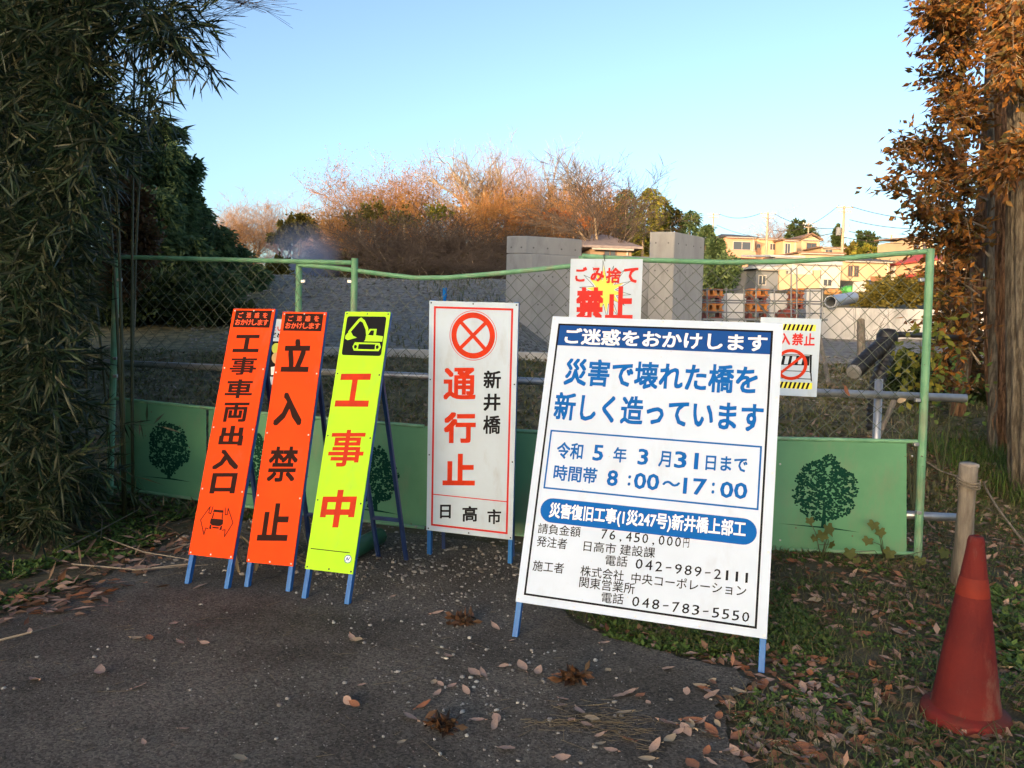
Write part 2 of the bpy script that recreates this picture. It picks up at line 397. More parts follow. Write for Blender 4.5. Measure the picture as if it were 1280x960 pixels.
class Board:
    """a flat rectangle w x h whose photographed corners (TL,TR,BR,BL) give its place and tilt"""
    def __init__(s, w, h, corners, pose=None):
        s.w = w; s.h = h
        s.Hi = homog(corners, [(0, h), (w, h), (w, 0), (0, 0)])
        if pose: s.O, s.X, s.Y = pose
        else:
            H = homog([(0, h), (w, h), (w, 0), (0, 0)], [((u-640)/FPX, -(v-480)/FPX) for u, v in corners])
            if H[2, 2] < 0: H = -H
            r1, r2, t = H[:, 0], H[:, 1], H[:, 2]; k = (np.linalg.norm(r1)+np.linalg.norm(r2))/2
            s.O = CP+c2w(t/k); s.X = c2w(r1).normalized(); s.Y = c2w(r2); s.Y = (s.Y-s.X*s.Y.dot(s.X)).normalized()
        s.N = s.X.cross(s.Y).normalized()
    def uv(s, px, py):
        q = s.Hi @ np.array([px, py, 1.0]); return q[0]/q[2], q[1]/q[2]
    def P(s, u, v, n=0): return s.O+s.X*u+s.Y*v+s.N*n
    def poly(s, pts, n):                           # flat polygon, pts in board coordinates
        return [s.P(u, v, n) for u, v in pts]
    def flat(s, name, polys, m, parent, layer=1):
        mb = MB()
        for pl in polys:
            bm = bmesh.new(); vv = [bm.verts.new((u, v, 0)) for u, v in pl]
            ee = [bm.edges.new((vv[i], vv[(i+1) % len(vv)])) for i in range(len(vv))]
            bmesh.ops.triangle_fill(bm, use_beauty=True, edges=ee)
            bm.verts.index_update()
            bmesh.ops.recalc_face_normals(bm, faces=bm.faces[:])
            mb.add([s.P(v.co.x, v.co.y, 0.0007*layer) for v in bm.verts], [tuple(v.index for v in f.verts) for f in bm.faces]); bm.free()
        return part(name, mb, m, parent)
    def frame_line(s, name, pl, th, m, parent, layer=1):   # outline of a quad, th thick
        mb = MB(); c = np.mean(pl, 0); n = len(pl); k = []
        for i in range(n):
            p = np.array(pl[i]); a = np.array(pl[i-1])-p; b = np.array(pl[(i+1) % n])-p
            a = a/np.linalg.norm(a); b = b/np.linalg.norm(b); k.append(p+(a+b)*th)
        for i in range(n):
            j = (i+1) % n
            mb.add([s.P(*q, 0.0007*layer) for q in (pl[i], pl[j], k[j], k[i])], [(0, 1, 2, 3)])
        return part(name, mb, m, parent)
    def ring(s, name, c, r0, r1, m, parent, layer=1, n=48):
        mb = MB(); P0 = []; P1 = []
        for k in range(n):
            a = 2*math.pi*k/n; P0.append(s.P(c[0]+r0*math.cos(a), c[1]+r0*math.sin(a), .0007*layer)); P1.append(s.P(c[0]+r1*math.cos(a), c[1]+r1*math.sin(a), .0007*layer))
        mb.add(P0+P1, [(k, (k+1) % n, n+(k+1) % n, n+k) for k in range(n)]); return part(name, mb, m, parent)
    def text(s, txt, a, b, hpx, m, parent, bold=0.02, layer=2, name='lettering', per=False):
        """ink of txt spans photo pixels a..b (middle height), hpx tall"""
        u0, v0 = s.uv(*a); u1, v1 = s.uv(*b); cx = (a[0]+b[0])/2; cy = (a[1]+b[1])/2
        _, vt = s.uv(cx, cy-hpx/2); _, vb = s.uv(cx, cy+hpx/2); hh = vt-vb; vm = (vt+vb)/2
        V, F = glyph(txt, bold); mb = MB()
        mb.add([s.P(u0+(u1-u0)*p[0], vm-hh/2+hh*p[1]+(p[0]-0.5)*(v1-v0), 0.0007*layer+p[2]) for p in V], F)
        return part(name, mb, m, parent)

M_blue = mat('blue_paint', (.008, .105, .36), 0.5, (.015, .15, .42), 6, 4, bump=.001, bscale=60)
M_blue2 = mat('dark_blue_paint', (.014, .032, .105), 0.5, (.02, .05, .16), 8)
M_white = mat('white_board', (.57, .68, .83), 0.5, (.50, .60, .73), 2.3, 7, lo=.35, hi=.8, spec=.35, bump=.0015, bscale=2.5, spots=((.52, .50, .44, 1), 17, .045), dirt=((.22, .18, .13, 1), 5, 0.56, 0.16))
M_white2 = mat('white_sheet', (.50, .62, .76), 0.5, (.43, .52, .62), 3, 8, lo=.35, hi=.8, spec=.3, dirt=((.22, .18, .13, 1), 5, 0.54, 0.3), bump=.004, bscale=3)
M_orange = mat('fluorescent_orange', (1.0, .075, .004), 0.6, (.97, .062, .004), 4, spec=.12, dirt=((.22, .18, .13, 1), 7, 0.58, 0.2))
M_orange_hd = mat('fluorescent_orange_print', (1.0, .12, .04), 0.6, spec=.12)
M_lime = mat('fluorescent_lime', (.47, .86, .03), 0.6, (.42, .78, .03), 4, spec=.12, dirt=((.22, .18, .13, 1), 7, 0.56, 0.22))
M_black = mat('black_print', (.010, .010, .013), 0.75, spec=.12)
M_brownblk = mat('brown_black_print', (.030, .012, .009), 0.75, spec=.1)
M_redp = mat('red_print', (.56, .022, .018), 0.6, spec=.2)
M_redo = mat('orange_red_print', (.62, .035, .006), 0.6, (.48, .03, .01), 20, spec=.15)
M_bluep = mat('blue_print', (.004, .115, .42), 0.7, spec=.12)
M_navyp = mat('navy_print', (.008, .065, .27), 0.7, spec=.12)
M_yellowp = mat('yellow_print', (.85, .62, .05), 0.45)
M_wprint = mat('white_print', (.78, .80, .84), 0.45)
M_rivet = mat('rivet_dark', (.03, .03, .04), 0.4, metal=.5)
M_rivetw = mat('rivet_light', (.75, .72, .72), 0.35, metal=.2)

def aframe(name, w, h, corners, label, board_m, cover=None, rear_spread=0.62, rivm=M_rivet, lens=(4, 2), backm=None):
    B = Board(w, h, corners); base = B.P(w/2, -0.15, 0); base = Vector((base.x, base.y, 0))
    t = thing(name, base, label, 'sign')
    part('board', MB().frame(B.O, B.X, B.Y, B.N, 0, w, 0, h, -0.006, 0), board_m, t)
    tb = 0.026
    for u in (0.002, w-0.002-tb):
        a = B.P(u, 0, 0); low = -(a.z-0.006)/B.Y.z if True else 0
        part('leg', MB().frame(B.O, B.X, B.Y, B.N, u, u+tb, low, h+0.004, -0.008-tb, -0.0065), M_blue, t, bevel=.002)
    for v in (0.003, h*0.5, h-tb-0.003):
        part('crossbar', MB().frame(B.O, B.X, B.Y, B.N, tb+0.003, w-tb-0.003, v, v+tb, -0.032, -0.009), M_blue, t, bevel=.002)
    # hinged rear stay
    back = Vector((-B.N.x, -B.N.y, 0)).normalized(); feet = []
    for u in (0.035, w-0.035-0.02):
        top = B.P(u+0.01, h*0.80, -0.05); ft = Vector((B.P(u+.01, 0, 0).x, B.P(u+.01, 0, 0).y, 0))+back*rear_spread; ft.z = max(Tz(ft.x, ft.y), 0)
        feet.append((top, ft)); part('rear_leg', MB().bar(top, ft, 0.022), M_blue2, t, bevel=.002)
    for k in (0.78,):
        part('rear_crossbar', MB().bar(feet[0][0].lerp(feet[0][1], k), feet[1][0].lerp(feet[1][1], k), 0.02), M_blue2, t)
    # rivets
    n_v, n_h = lens; sp = []
    for i in range(n_v+1):
        for u in (0.012, w-0.012): sp.append((u, 0.012+(h-0.024)*i/n_v))
    for i in range(1, n_h): sp += [(w*i/n_h, 0.012), (w*i/n_h, h-0.012)]
    for u, v in sp:
        part('rivet', MB().lathe(B.P(u, v, 0), [(0.0001, .0028), (.0035, .0022), (.005, 0.0), (.005, -.001)], 8, B.N), rivm, t)
    return B, t
def zc(off, sc):                                   # zoomed picture coordinates -> photo pixels
    return lambda x, y: (off[0]+x/sc, off[1]+y/sc)
HEAVY = {'事': .5, '車': .6, '両': .75, '禁': .55, '通': .75, '橋': .8, '新': .85}
def chars(B, t, Zf, sc, items, m, bold=0.045, layer=1):
    for ch, cx, cy, w_, h_ in items:
        B.text(ch, Zf(cx-w_/2, cy), Zf(cx+w_/2, cy), h_/sc, m, t, bold*HEAVY.get(ch, 1), layer)

Z5 = zc((220, 370), 2.4)
# --- orange sign 1
B, t = aframe('standing_sign', .275, 1.4, [(290, 387.5), (342.5, 388), (291, 699), (235.5, 693)], 'leftmost narrow orange standing sign, seven characters above a small car between arrows', M_orange, rivm=M_rivetw)
hd = [B.uv(*Z5(168, 47)), B.uv(*Z5(285, 48)), B.uv(*Z5(277, 99)), B.uv(*Z5(160, 97))]
u0 = .018; u1 = .257
B.flat('header_panel', [[(u0, hd[2][1]), (u1, hd[2][1]), (u1, hd[0][1]), (u0, hd[0][1])]], M_brownblk, t, 1)
def header_text(B, t):
    vt = hd[0][1]; vb = hd[2][1]; H_ = vt-vb
    for txt, v0, v1, a, b, sp in (('ご迷惑を', .56, .88, .030, .245, 1), ('おかけします', .13, .47, .028, .247, 0)):
        n_ = len(txt); wch = (b-a)/n_
        for i, ch in enumerate(txt):
            V, F = glyph(ch, 0.028); k = .72 if sp else .9; mb = MB()
            ua = a+wch*(i+.5)-wch*k/2*(.8 if sp else 1)
            ub = a+wch*(i+.5)+wch*k/2*(.8 if sp else 1)
            mb.add([B.P(ua+(ub-ua)*p[0], vb+H_*(v0+(v1-v0)*p[1]), .0014+p[2]) for p in V], F); part('lettering', mb, M_orange_hd, t)
header_text(B, t)
chars(B, t, Z5, 2.4, [('工', 209, 146, 78, 52), ('事', 199, 213, 80, 54), ('車', 187, 281, 82, 57), ('両', 177, 351, 75, 58), ('出', 165, 421, 72, 60), ('入', 150, 492, 78, 60), ('口', 142, 563, 76, 62)], M_brownblk, .05)
cc = B.uv(*Z5(122, 677)); 
def loc(pts, c, k): return [(c[0]+x*k, c[1]+y*k) for x, y in pts]
k = .0195
arrowR = [(2.3, 3.6), (2.8, 1.9), (2.4, 1.6), (3.3, 3.0), (5.2, 0), (3.1, -3.2), (2.6, -1.9), (2.2, -2.1)]
def stroke(B, name, pts, th, m, t, layer=1, closed=False):
    polys = []; n_ = len(pts)
    for i in range(n_ if closed else n_-1):
        a = np.array(pts[i]); b = np.array(pts[(i+1) % n_]); d = b-a; d = d/np.linalg.norm(d); s_ = np.array([-d[1], d[0]])*th/2; a = a-d*th*.4; b = b+d*th*.4
        polys.append([tuple(a+s_), tuple(b+s_), tuple(b-s_), tuple(a-s_)])
    mb = MB()
    for j, pl in enumerate(polys): mb.add([B.P(u, v, .0007*layer+.00002*j) for u, v in pl], [(0, 1, 2, 3)])
    return part(name, mb, m, t)
for sg in (1, -1):
    stroke(B, 'arrow_print', loc([(sg*x, y) for x, y in [(2.0, 3.9), (2.3, 2.0), (3.0, 2.1), (2.9, 3.9), (5.2, 0), (3.3, -3.9), (3.1, -2.0), (2.3, -2.2)]], cc, k), .005, M_brownblk, t)
B.flat('car_print', [loc(q, cc, k) for q in ([(-1.5, 3.2), (1.5, 3.2), (1.7, 2.5), (-1.7, 2.5)], [(-1.5, 2.4), (-1.2, 2.4), (-1.4, .8), (-1.8, .8)], [(1.5, 2.4), (1.2, 2.4), (1.4, .8), (1.8, .8)],
    [(-2.0, .7), (2.0, .7), (2.1, -.6), (1.2, -1.2), (-1.2, -1.2), (-2.1, -.6)], [(-2.0, -1.1), (-1.5, -1.0), (-1.3, -2.3), (-2.0, -2.1)], [(2.0, -1.1), (1.5, -1.0), (1.3, -2.3), (2.0, -2.1)], [(-1.1, -1.5), (1.1, -1.5), (1.0, -1.9), (-1.0, -1.9)])], M_brownblk, t, 1)
# --- orange sign 2
B, t = aframe('standing_sign', .275, 1.4, [(357, 387), (411.5, 387.5), (365.5, 708), (308, 702.5)], 'narrow orange standing sign with four large characters, right beside the lime sign', M_orange, rivm=M_rivetw)
B.flat('header_panel', [[(u0, hd[2][1]), (u1, hd[2][1]), (u1, hd[0][1]), (u0, hd[0][1])]], M_brownblk, t, 1)
header_text(B, t)
chars(B, t, Z5, 2.4, [('立', 368, 173, 82, 100), ('入', 344, 335, 84, 102), ('禁', 323, 502, 86, 108), ('止', 296, 677, 90, 115)], M_brownblk, .045)
# --- lime sign
B, t = aframe('standing_sign', .275, 1.4, [(431, 388), (487, 388.5), (440.5, 718), (381, 711)], 'narrow lime yellow standing sign with an excavator picture and three red characters', M_lime, rear_spread=.75)
q = [B.uv(*Z5(515, 57)), B.uv(*Z5(617, 57)), B.uv(*Z5(607, 177)), B.uv(*Z5(500, 173))]
va, vb_ = q[2][1], q[0][1]; r = .014; pl = []
for cx_, cy_, a0 in ((.257-r, vb_-r, 0), (.018+r, vb_-r, 90), (.018+r, va+r, 180), (.257-r, va+r, 270)):
    for a in (0, 30, 60, 90): pl.append((cx_+r*math.cos(R_(a0+a)), cy_+r*math.sin(R_(a0+a))))
B.flat('picture_panel', [pl], M_black, t, 1)
def exc(pts): return [(.018+.239*x, va+(vb_-va)*y) for x, y in pts]
B.flat('excavator_print', [exc(q) for q in ([(.03, .50), (.12, .62), (.17, .58), (.22, .50), (.33, .45), (.10, .38), (.03, .42)],
   [(.08, .60), (.30, .93), (.36, .97), (.42, .93), (.40, .88), (.34, .87), (.14, .58)], [(.36, .96), (.46, .90), (.58, .70), (.60, .58), (.55, .52), (.52, .66), (.42, .84), (.34, .88)],
   [(.55, .40), (.55, .50), (.62, .68), (.80, .68), (.80, .52), (.98, .50), (.98, .36), (.52, .36)], [(.30, .12), (.25, .22), (.30, .33), (.92, .33), (.97, .22), (.92, .12), (.30, .12)][:-1])], M_lime, t, 2)
B.flat('excavator_detail', [exc(q) for q in ([(.60, .52), (.66, .64), (.74, .64), (.74, .51)], [(.40, .16), (.40, .29), (.82, .29), (.82, .16)], [(.30, .18), (.29, .25), (.34, .27), (.37, .22), (.34, .17)], [(.85, .18), (.84, .25), (.89, .27), (.92, .22), (.89, .17)])], M_black, t, 3)
chars(B, t, Z5, 2.4, [('工', 532, 280, 100, 100), ('事', 511, 455, 105, 112), ('中', 486, 637, 102, 115)], M_redo, .045)
a = B.uv(*Z5(405, 757)); b = B.uv(*Z5(520, 770)); stroke(B, 'rule_line', [a, b], .004, M_black, t)
c = B.uv(*Z5(515, 789)); B.ring('stamp_ring', c, .018, .021, M_bluep, t, 1, 24); B.ring('stamp_disc', c, .0001, .017, M_wprint, t, 1, 24)
stroke(B, 'stamp_mark', [(c[0]-.010, c[1]-.008), (c[0]-.004, c[1]+.008), (c[0]+.002, c[1]-.006), (c[0]+.010, c[1]+.008)], .004, M_bluep, t, 2)
# --- middle white sign
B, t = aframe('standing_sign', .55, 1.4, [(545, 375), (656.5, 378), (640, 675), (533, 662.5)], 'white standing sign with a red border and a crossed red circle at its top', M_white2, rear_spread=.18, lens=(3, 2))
Z6 = zc((520, 360), 2.667)
fr = [(.030, .032), (.520, .032), (.520, 1.368), (.030, 1.368)]
B.frame_line('border_line', fr, .012, M_redp, t)
c = B.uv(*Z6(209, 157)); rr = (B.uv(*Z6(282, 157))[0]-B.uv(*Z6(136, 157))[0])/2
B.ring('circle_print', c, rr*.76, rr, M_redo, t, 1); B.ring('circle_outline', c, rr*1.055, rr*1.08, M_redp, t, 1)
for a in (45, 135):
    d = (math.cos(R_(a))*rr*.8, math.sin(R_(a))*rr*.8)
    stroke(B, 'cross_print', [(c[0]-d[0], c[1]-d[1]), (c[0]+d[0], c[1]+d[1])], .022, M_redo, t, 2 if a == 45 else 3)
chars(B, t, Z6, 2.667, [('通', 160, 318, 108, 108), ('行', 156, 465, 106, 104), ('止', 149, 605, 108, 106)], M_redo, .042)
chars(B, t, Z6, 2.667, [('新', 269, 304, 58, 60), ('井', 266, 380, 57, 58), ('橋', 263, 455, 58, 62)], M_black, .032)
chars(B, t, Z6, 2.667, [('日', 100, 745, 36, 46), ('高', 181, 753, 50, 52), ('市', 262, 762, 46, 50)], M_black, .03)
v = B.uv(*Z6(185, 700))[1]; stroke(B, 'rule_line', [(.042, v), (.508, v)], .006, M_redp, t)
# --- big white sign
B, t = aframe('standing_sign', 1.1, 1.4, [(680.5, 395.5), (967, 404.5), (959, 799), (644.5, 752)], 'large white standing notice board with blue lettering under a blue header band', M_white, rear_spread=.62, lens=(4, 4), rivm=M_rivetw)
Z7 = zc((630, 380), 2.0)
inn = [(.035, .035), (1.058, .035), (1.058, 1.362), (.035, 1.362)]
B.frame_line('border_line', inn, .009, M_black, t, 2)
vband = B.uv(*Z7(384, 115))[1]
B.flat('header_band', [[(.040, vband), (1.053, vband), (1.053, 1.357), (.040, 1.357)]], M_navyp, t, 1)
def line(txt, x0, y0, x1, y1, h, m, bold, layer=2): return B.text(txt, Z7(x0, y0), Z7(x1, y1), h/2, m, t, bold, layer)
line('ご迷惑をおかけします', 133, 80, 636, 99, 42, M_wprint, .03)
line('災害で壊れた橋を', 135, 169, 615, 191, 70, M_bluep, .03)
line('新しく造っています', 112, 254, 632, 285, 72, M_bluep, .03)
bx = [B.uv(*Z7(*p)) for p in ((91, 460), (626, 516), (632, 355), (103, 314))]
ua, ub = (bx[0][0]+bx[3][0])/2, (bx[1][0]+bx[2][0])/2; va2, vb2 = (bx[0][1]+bx[1][1])/2, (bx[2][1]+bx[3][1])/2
B.frame_line('box_outline', [(ua, va2), (ub, va2), (ub, vb2), (ua, vb2)], .008, M_bluep, t)
for it in (('令和', 121, 365, 186, 369, 42), ('年', 262, 376, 295, 378, 38), ('月', 375, 386, 405, 389, 40), ('日まで', 492, 396, 596, 403, 38), ('時間帯', 115, 420, 223, 430, 40)): line(*it, M_bluep, .024)
for it in (('5', 211, 371, 237, 373, 40), ('3', 323, 381, 349, 383, 40), ('31', 414, 388, 474, 393, 42), ('8', 248, 434, 275, 436, 40), (':', 300, 441, 307, 441, 26), ('00', 315, 441, 378, 446, 41), ('〜', 386, 448, 430, 450, 14), ('17', 438, 454, 496, 458, 41), (':', 509, 460, 516, 460, 28), ('00', 530, 463, 598, 468, 41)): line(*it, M_bluep, .022)
pa = B.uv(*Z7(84, 517)); pb = B.uv(*Z7(625, 567)); vm = (pa[1]+pb[1])/2; hh = .057; pl = []
for cx_, s0 in ((pb[0]-hh, -90), (pa[0]+hh, 90)):
    for k_ in range(13): a = R_(s0+180*k_/12); pl.append((cx_+hh*math.cos(a), vm+hh*math.sin(a)))
B.flat('pill_panel', [pl], M_bluep, t, 1)
line('災害復旧工事(1災247号)新井橋上部工', 107, 517, 597, 566, 46, M_wprint, .03)
for it in (('請負金額', 80, 560, 186, 570, 26), ('発注者', 78, 592, 153, 600, 27), ('日高市 建設課', 195, 604, 373, 622, 27), ('施工者', 70, 653, 147, 661, 27), ('関東営業所', 187, 694, 325, 712, 28), ('電話', 250, 640, 305, 644, 27), ('電話', 243, 733, 298, 738, 27), ('株式会社', 189, 666, 297, 680, 27), ('中央コーポレーション', 316, 684, 603, 718, 28)): line(*it, M_black, .006)
def spaced(txt, x0, y0, x1, y1, h):                # widely set digits, one mesh per line
    n_ = len(txt); step = (x1-x0)/n_
    for i, ch in enumerate(txt):
        cx = x0+step*(i+.5); cy = y0+(y1-y0)*(i+.5)/n_
        if ch == '-': line(ch, cx-7, cy, cx+7, cy, 3, M_black, .0)
        elif ch == ',': line(ch, cx-3, cy+12, cx+2, cy+12, 8, M_black, .0)
        elif ch == '1': line(ch, cx-4, cy, cx+2.2, cy, h, M_black, .0)
        else: line(ch, cx-step*.36, cy, cx+step*.36, cy, h, M_black, .004)
spaced('76,450,000円', 235, 574, 460, 598, 24)
spaced('042-989-2111', 322, 648, 616, 686, 25); spaced('048-783-5550', 316, 742, 616, 784, 25)

# ------------------------------------------------------------------ the gate
M_green = mat('gate_green_paint', (.10, .27, .14), 0.5, (.17, .37, .21), 9, 9, bump=.001, bscale=50, spots=((.12, .07, .04, 1), 30, .10), dirt=((.22, .18, .13, 1), 9, 0.5, 0.5))
M_panel = mat('gate_green_panel', (.070, .23, .115), 0.6, (.11, .31, .16), 1.6, 9, lo=.3, hi=.7, bump=.002, bscale=3, spots=((.09, .10, .05, 1), 9, .06), dirt=((.22, .18, .13, 1), 4, 0.52, 0.35))
M_darkg = mat('dark_green_print', (.004, .040, .026), 0.8, spec=.1)
M_wire = mat('galvanised_green_wire', (.12, .14, .10), 0.5, metal=.3)
M_galv = mat('galvanised_steel', (.33, .34, .36), 0.38, (.48, .49, .50), 12, 6, metal=.75, bump=.0008)
gA = onz(137, 622, .05); gB = onz(1147, 695, .05); gD = Vector((gB.x-gA.x, gB.y-gA.y, 0)).normalized(); gN = Vector((gD.y, -gD.x, 0))   # gN faces the viewer
UPV = Vector((0, 0, 1))
def gp(px, py, off=0.0):
    r = ray(px, py); n_ = gN; k_ = ((gA+gN*off-CP).dot(n_))/r.dot(n_); p = CP+r*k_; return ((p-gA).dot(gD), p.z)
def GP(s_, z, off=0.0): q = gA+gD*s_+gN*off; return Vector((q.x, q.y, z))
gate = thing('mesh_gate', Vector((gA.x, gA.y, 0)).lerp(Vector((gB.x, gB.y, 0)), .5), 'long green chain link gate with solid green lower panels and a sagging top rail', 'gate')
def gtube(name, pp, r, m=M_green, off=0.0, sides=10):
    return part(name, MB().tube([GP(*gp(x, y, off), off) for x, y in pp], r, sides), m, gate, smooth=False)
for pp, off in (([(146, 317), (137, 625)], 0), ([(374, 329), (370, 640)], -.05), ([(443.5, 323), (437, 652)], 0.0), ([(1163, 311), (1147, 697)], 0), ([(728, 320), (720, 680)], -.01)):
    gtube('gate_post', pp, .024, off=off, sides=12)
for pp, off in (([(147, 321), (300, 325), (442, 328.5)], 0.0), ([(374, 331), (410, 334), (444, 338), (480, 343), (520, 347.5), (560, 347), (620, 342), (680, 336), (728, 331)], -.012), ([(728, 320), (803, 325), (900, 328), (985, 327), (1060, 322.5), (1110, 318), (1162, 314)], 0.0)):
    gtube('top_rail', pp, .0165, off=off, sides=10)
gtube('middle_rail', [(142, 498), (330, 517), (530, 533)], .013); gtube('middle_rail', [(535, 534), (800, 545), (968, 548), (1147, 552)], .013)
gtube('bottom_rail', [(140, 609), (330, 636), (530, 660)], .012); gtube('bottom_rail', [(535, 661), (800, 679), (968, 687), (1147, 692)], .012)
def interp_px(x, pts): return float(np.interp(x, [p[0] for p in pts], [p[1] for p in pts]))
ptop = [(142, 499), (330, 518), (530, 534), (800, 545), (968, 548), (1147, 552)]; pbot = [(140, 607), (330, 634), (530, 659), (800, 678), (968, 686), (1147, 691)]
for xa, xb in ((150, 258), (261, 368), (377, 434), (449, 590), (593, 716), (729, 900), (903, 1133)):
    P4 = [gp(xa, interp_px(xa, ptop)), gp(xb, interp_px(xb, ptop)), gp(xb, interp_px(xb, pbot)), gp(xa, interp_px(xa, pbot))]
    mb = MB(); Fr = [GP(s_, z, .004) for s_, z in P4]; Bk = [GP(s_, z, 0.0) for s_, z in P4]
    mb.add(Fr+Bk, [(3, 2, 1, 0), (4, 5, 6, 7), (0, 1, 5, 4), (1, 2, 6, 5), (2, 3, 7, 6), (3, 0, 4, 7)])
    part('lower_panel', mb, M_panel, gate)
def tree_print(cx, cy, wpx, hpx, seed):
    r_ = random.Random(seed); s0, z0 = gp(cx, cy); s1, _ = gp(cx+wpx/2, cy); _, z1 = gp(cx, cy-hpx/2); W = s1-s0; H = z1-z0; mb = MB(); n_ = 0
    lob = [(r_.uniform(0, 6.28), r_.uniform(.0, .1)) for _ in range(5)]
    while n_ < 1500:
        a = r_.uniform(0, 6.283); rad = math.sqrt(r_.random()); x = math.cos(a)*rad; y = math.sin(a)*rad
        wob = 1+sum(k_*math.sin((i+3)*a+ph) for i, (ph, k_) in enumerate(lob))*.6
        if y < -.55 and abs(x) > .75: continue
        x *= wob*(1-.22*max(0, y)); y *= wob
        if mnoise.noise(Vector((x*6, y*7, seed))) > .30: continue
        n_ += 1; s_ = s0+W*x; z = z0+H*(.08+y*.92); k_ = r_.randint(4, 6); a0 = r_.random()*6; ra = r_.uniform(.005, .012)
        poly = [GP(s_+math.cos(a0+6.283*j/k_)*ra*r_.uniform(.5, 1.3), z+math.sin(a0+6.283*j/k_)*ra*r_.uniform(.4, 1.1), .0048+.00001*(n_ % 40)) for j in range(k_)]
        mb.add(poly, [tuple(range(k_))])
    mb.add([GP(s0+x, z0+z, .0046) for x, z in ((-.014, -H*1.02), (.016, -H*1.02), (.010, -H*.5), (-.008, -H*.5))], [(0, 1, 2, 3)])
    mb.add([GP(s0+x, z0+z, .0046) for x, z in ((-W*1.4, -H*.98), (-.1*W, -H*1.03), (W*1.1, -H*1.08), (W*.2, -H*.99))], [(0, 1, 2, 3)])
    part('tree_print', mb, M_darkg, gate)
tree_print(211, 562, 52, 72, 1); tree_print(322, 580, 52, 76, 2); tree_print(470, 598, 54, 80, 3); tree_print(1031, 615, 84, 88, 4)
# faded scratches on the right panel are dirt with its own shape
# chain link
def wires(xa, xb, top, bot, step, off, name='wire_mesh', lean=0.0):
    sa, sb = gp(xa, 400)[0], gp(xb, 400)[0]
    tx = [(gp(x, y)) for x, y in top]; bx_ = [(gp(x, y)) for x, y in bot]
    ft = lambda s_: float(np.interp(s_, [p[0] for p in tx], [p[1] for p in tx])); fb = lambda s_: float(np.interp(s_, [p[0] for p in bx_], [p[1] for p in bx_]))
    segs = []; zr = 0.4
    for sg in (1, -1):
        k_ = -60
        while k_ < 140:
            c0 = sa+k_*step; k_ += 1; run = None; z = .2; prev = None
            while z < 2.15:
                s_ = c0+sg*(z-.2)*.98+.004*math.sin(z*40+k_); ins = sa <= s_ <= sb and fb(s_)+.004 <= z <= ft(s_)-.004
                o_ = off+.002*sg*(1 if int(z/step) % 2 else -1)
                p = GP(s_, z, o_) if ins else None
                if p is not None and prev is not None: segs.append((*prev, *p, .0023, .0023))
                prev = p; z += .035
    V, F = seg_mesh(segs, 3); me = np_mesh('wire', V-np.array(gate.location), F); o = link(name, me, M_wire, gate); o['kind'] = 'stuff'
bl = [(140, 499), (330, 518), (530, 534), (800, 545), (968, 548), (1160, 552)]
wires(150, 442, [(147, 322), (300, 326), (442, 330)], bl, .098, .0)
wires(449, 722, [(374, 331), (444, 338), (480, 343), (520, 347.5), (560, 347), (620, 342), (680, 336), (728, 331)], bl, .098, -.01)
wires(734, 1150, [(728, 320), (803, 325), (985, 327), (1060, 322.5), (1110, 318), (1165, 314)], bl, .098, .0)
# hinges, bolts and wire ties
for x, y in ((151, 350), (150, 395), (146, 448), (146, 470), (438, 352), (380, 352), (1146, 500), (1144, 555), (1147, 640), (1151, 350)):
    s_, z = gp(x, y); part('clip', MB().box(GP(s_, z, .012), (.03, .03, .022)), M_galv, gate, bevel=.003)
for x, y in ((1140, 570), (1138, 675), (975, 580), (975, 675), (905, 566), (152, 515), (152, 600)):
    s_, z = gp(x, y); part('bolt', MB().lathe(GP(s_, z, .004), [(.0001, .006), (.005, .005), (.007, 0)], 8, gN), M_galv, gate)
# galvanised pipes tied behind the mesh
pipe = MB().tube([GP(*gp(97, 452, -.05), -.05), GP(*gp(700, 478, -.05), -.05), GP(*gp(1208, 498, -.05), -.05)], .0255, 14)
single('steel_pipe', pipe, M_galv, 'long galvanised pipe tied level across the back of the gate mesh', 'pipe', base=GP(2.5, 0, 0), smooth=True)
pipe = MB().tube([GP(*gp(1100, 642, -.06), -.06), GP(*gp(1200, 647, -.06), -.06)], .0255, 14)
single('steel_pipe', pipe, M_galv, 'short low galvanised pipe sticking out between the gate and the wooden post', 'pipe', base=GP(4.9, 0, 0), smooth=True)
p = gp(1099, 480, -.09); single('steel_pipe', MB().tube([GP(p[0]+.01, Tz(*GP(p[0], 0).xy), -.10), GP(p[0], p[1]+.03, -.10)], .024, 12), M_galv, 'short upright steel pipe behind the mesh holding up the level pipe', 'pipe', base=GP(p[0], 0, -.1), smooth=True)
p = gp(556, 362, -.1); single('steel_pipe', MB().tube([GP(p[0], .1, -.10), GP(p[0], p[1], -.10)], .012, 10).tube([GP(p[0], p[1]-.05, -.10), GP(p[0], p[1]+.012, -.10)], .016, 10), M_bluep, 'thin upright pipe with a blue cap rising behind the white crossed circle sign', 'pipe', base=GP(p[0], 0, -.1))

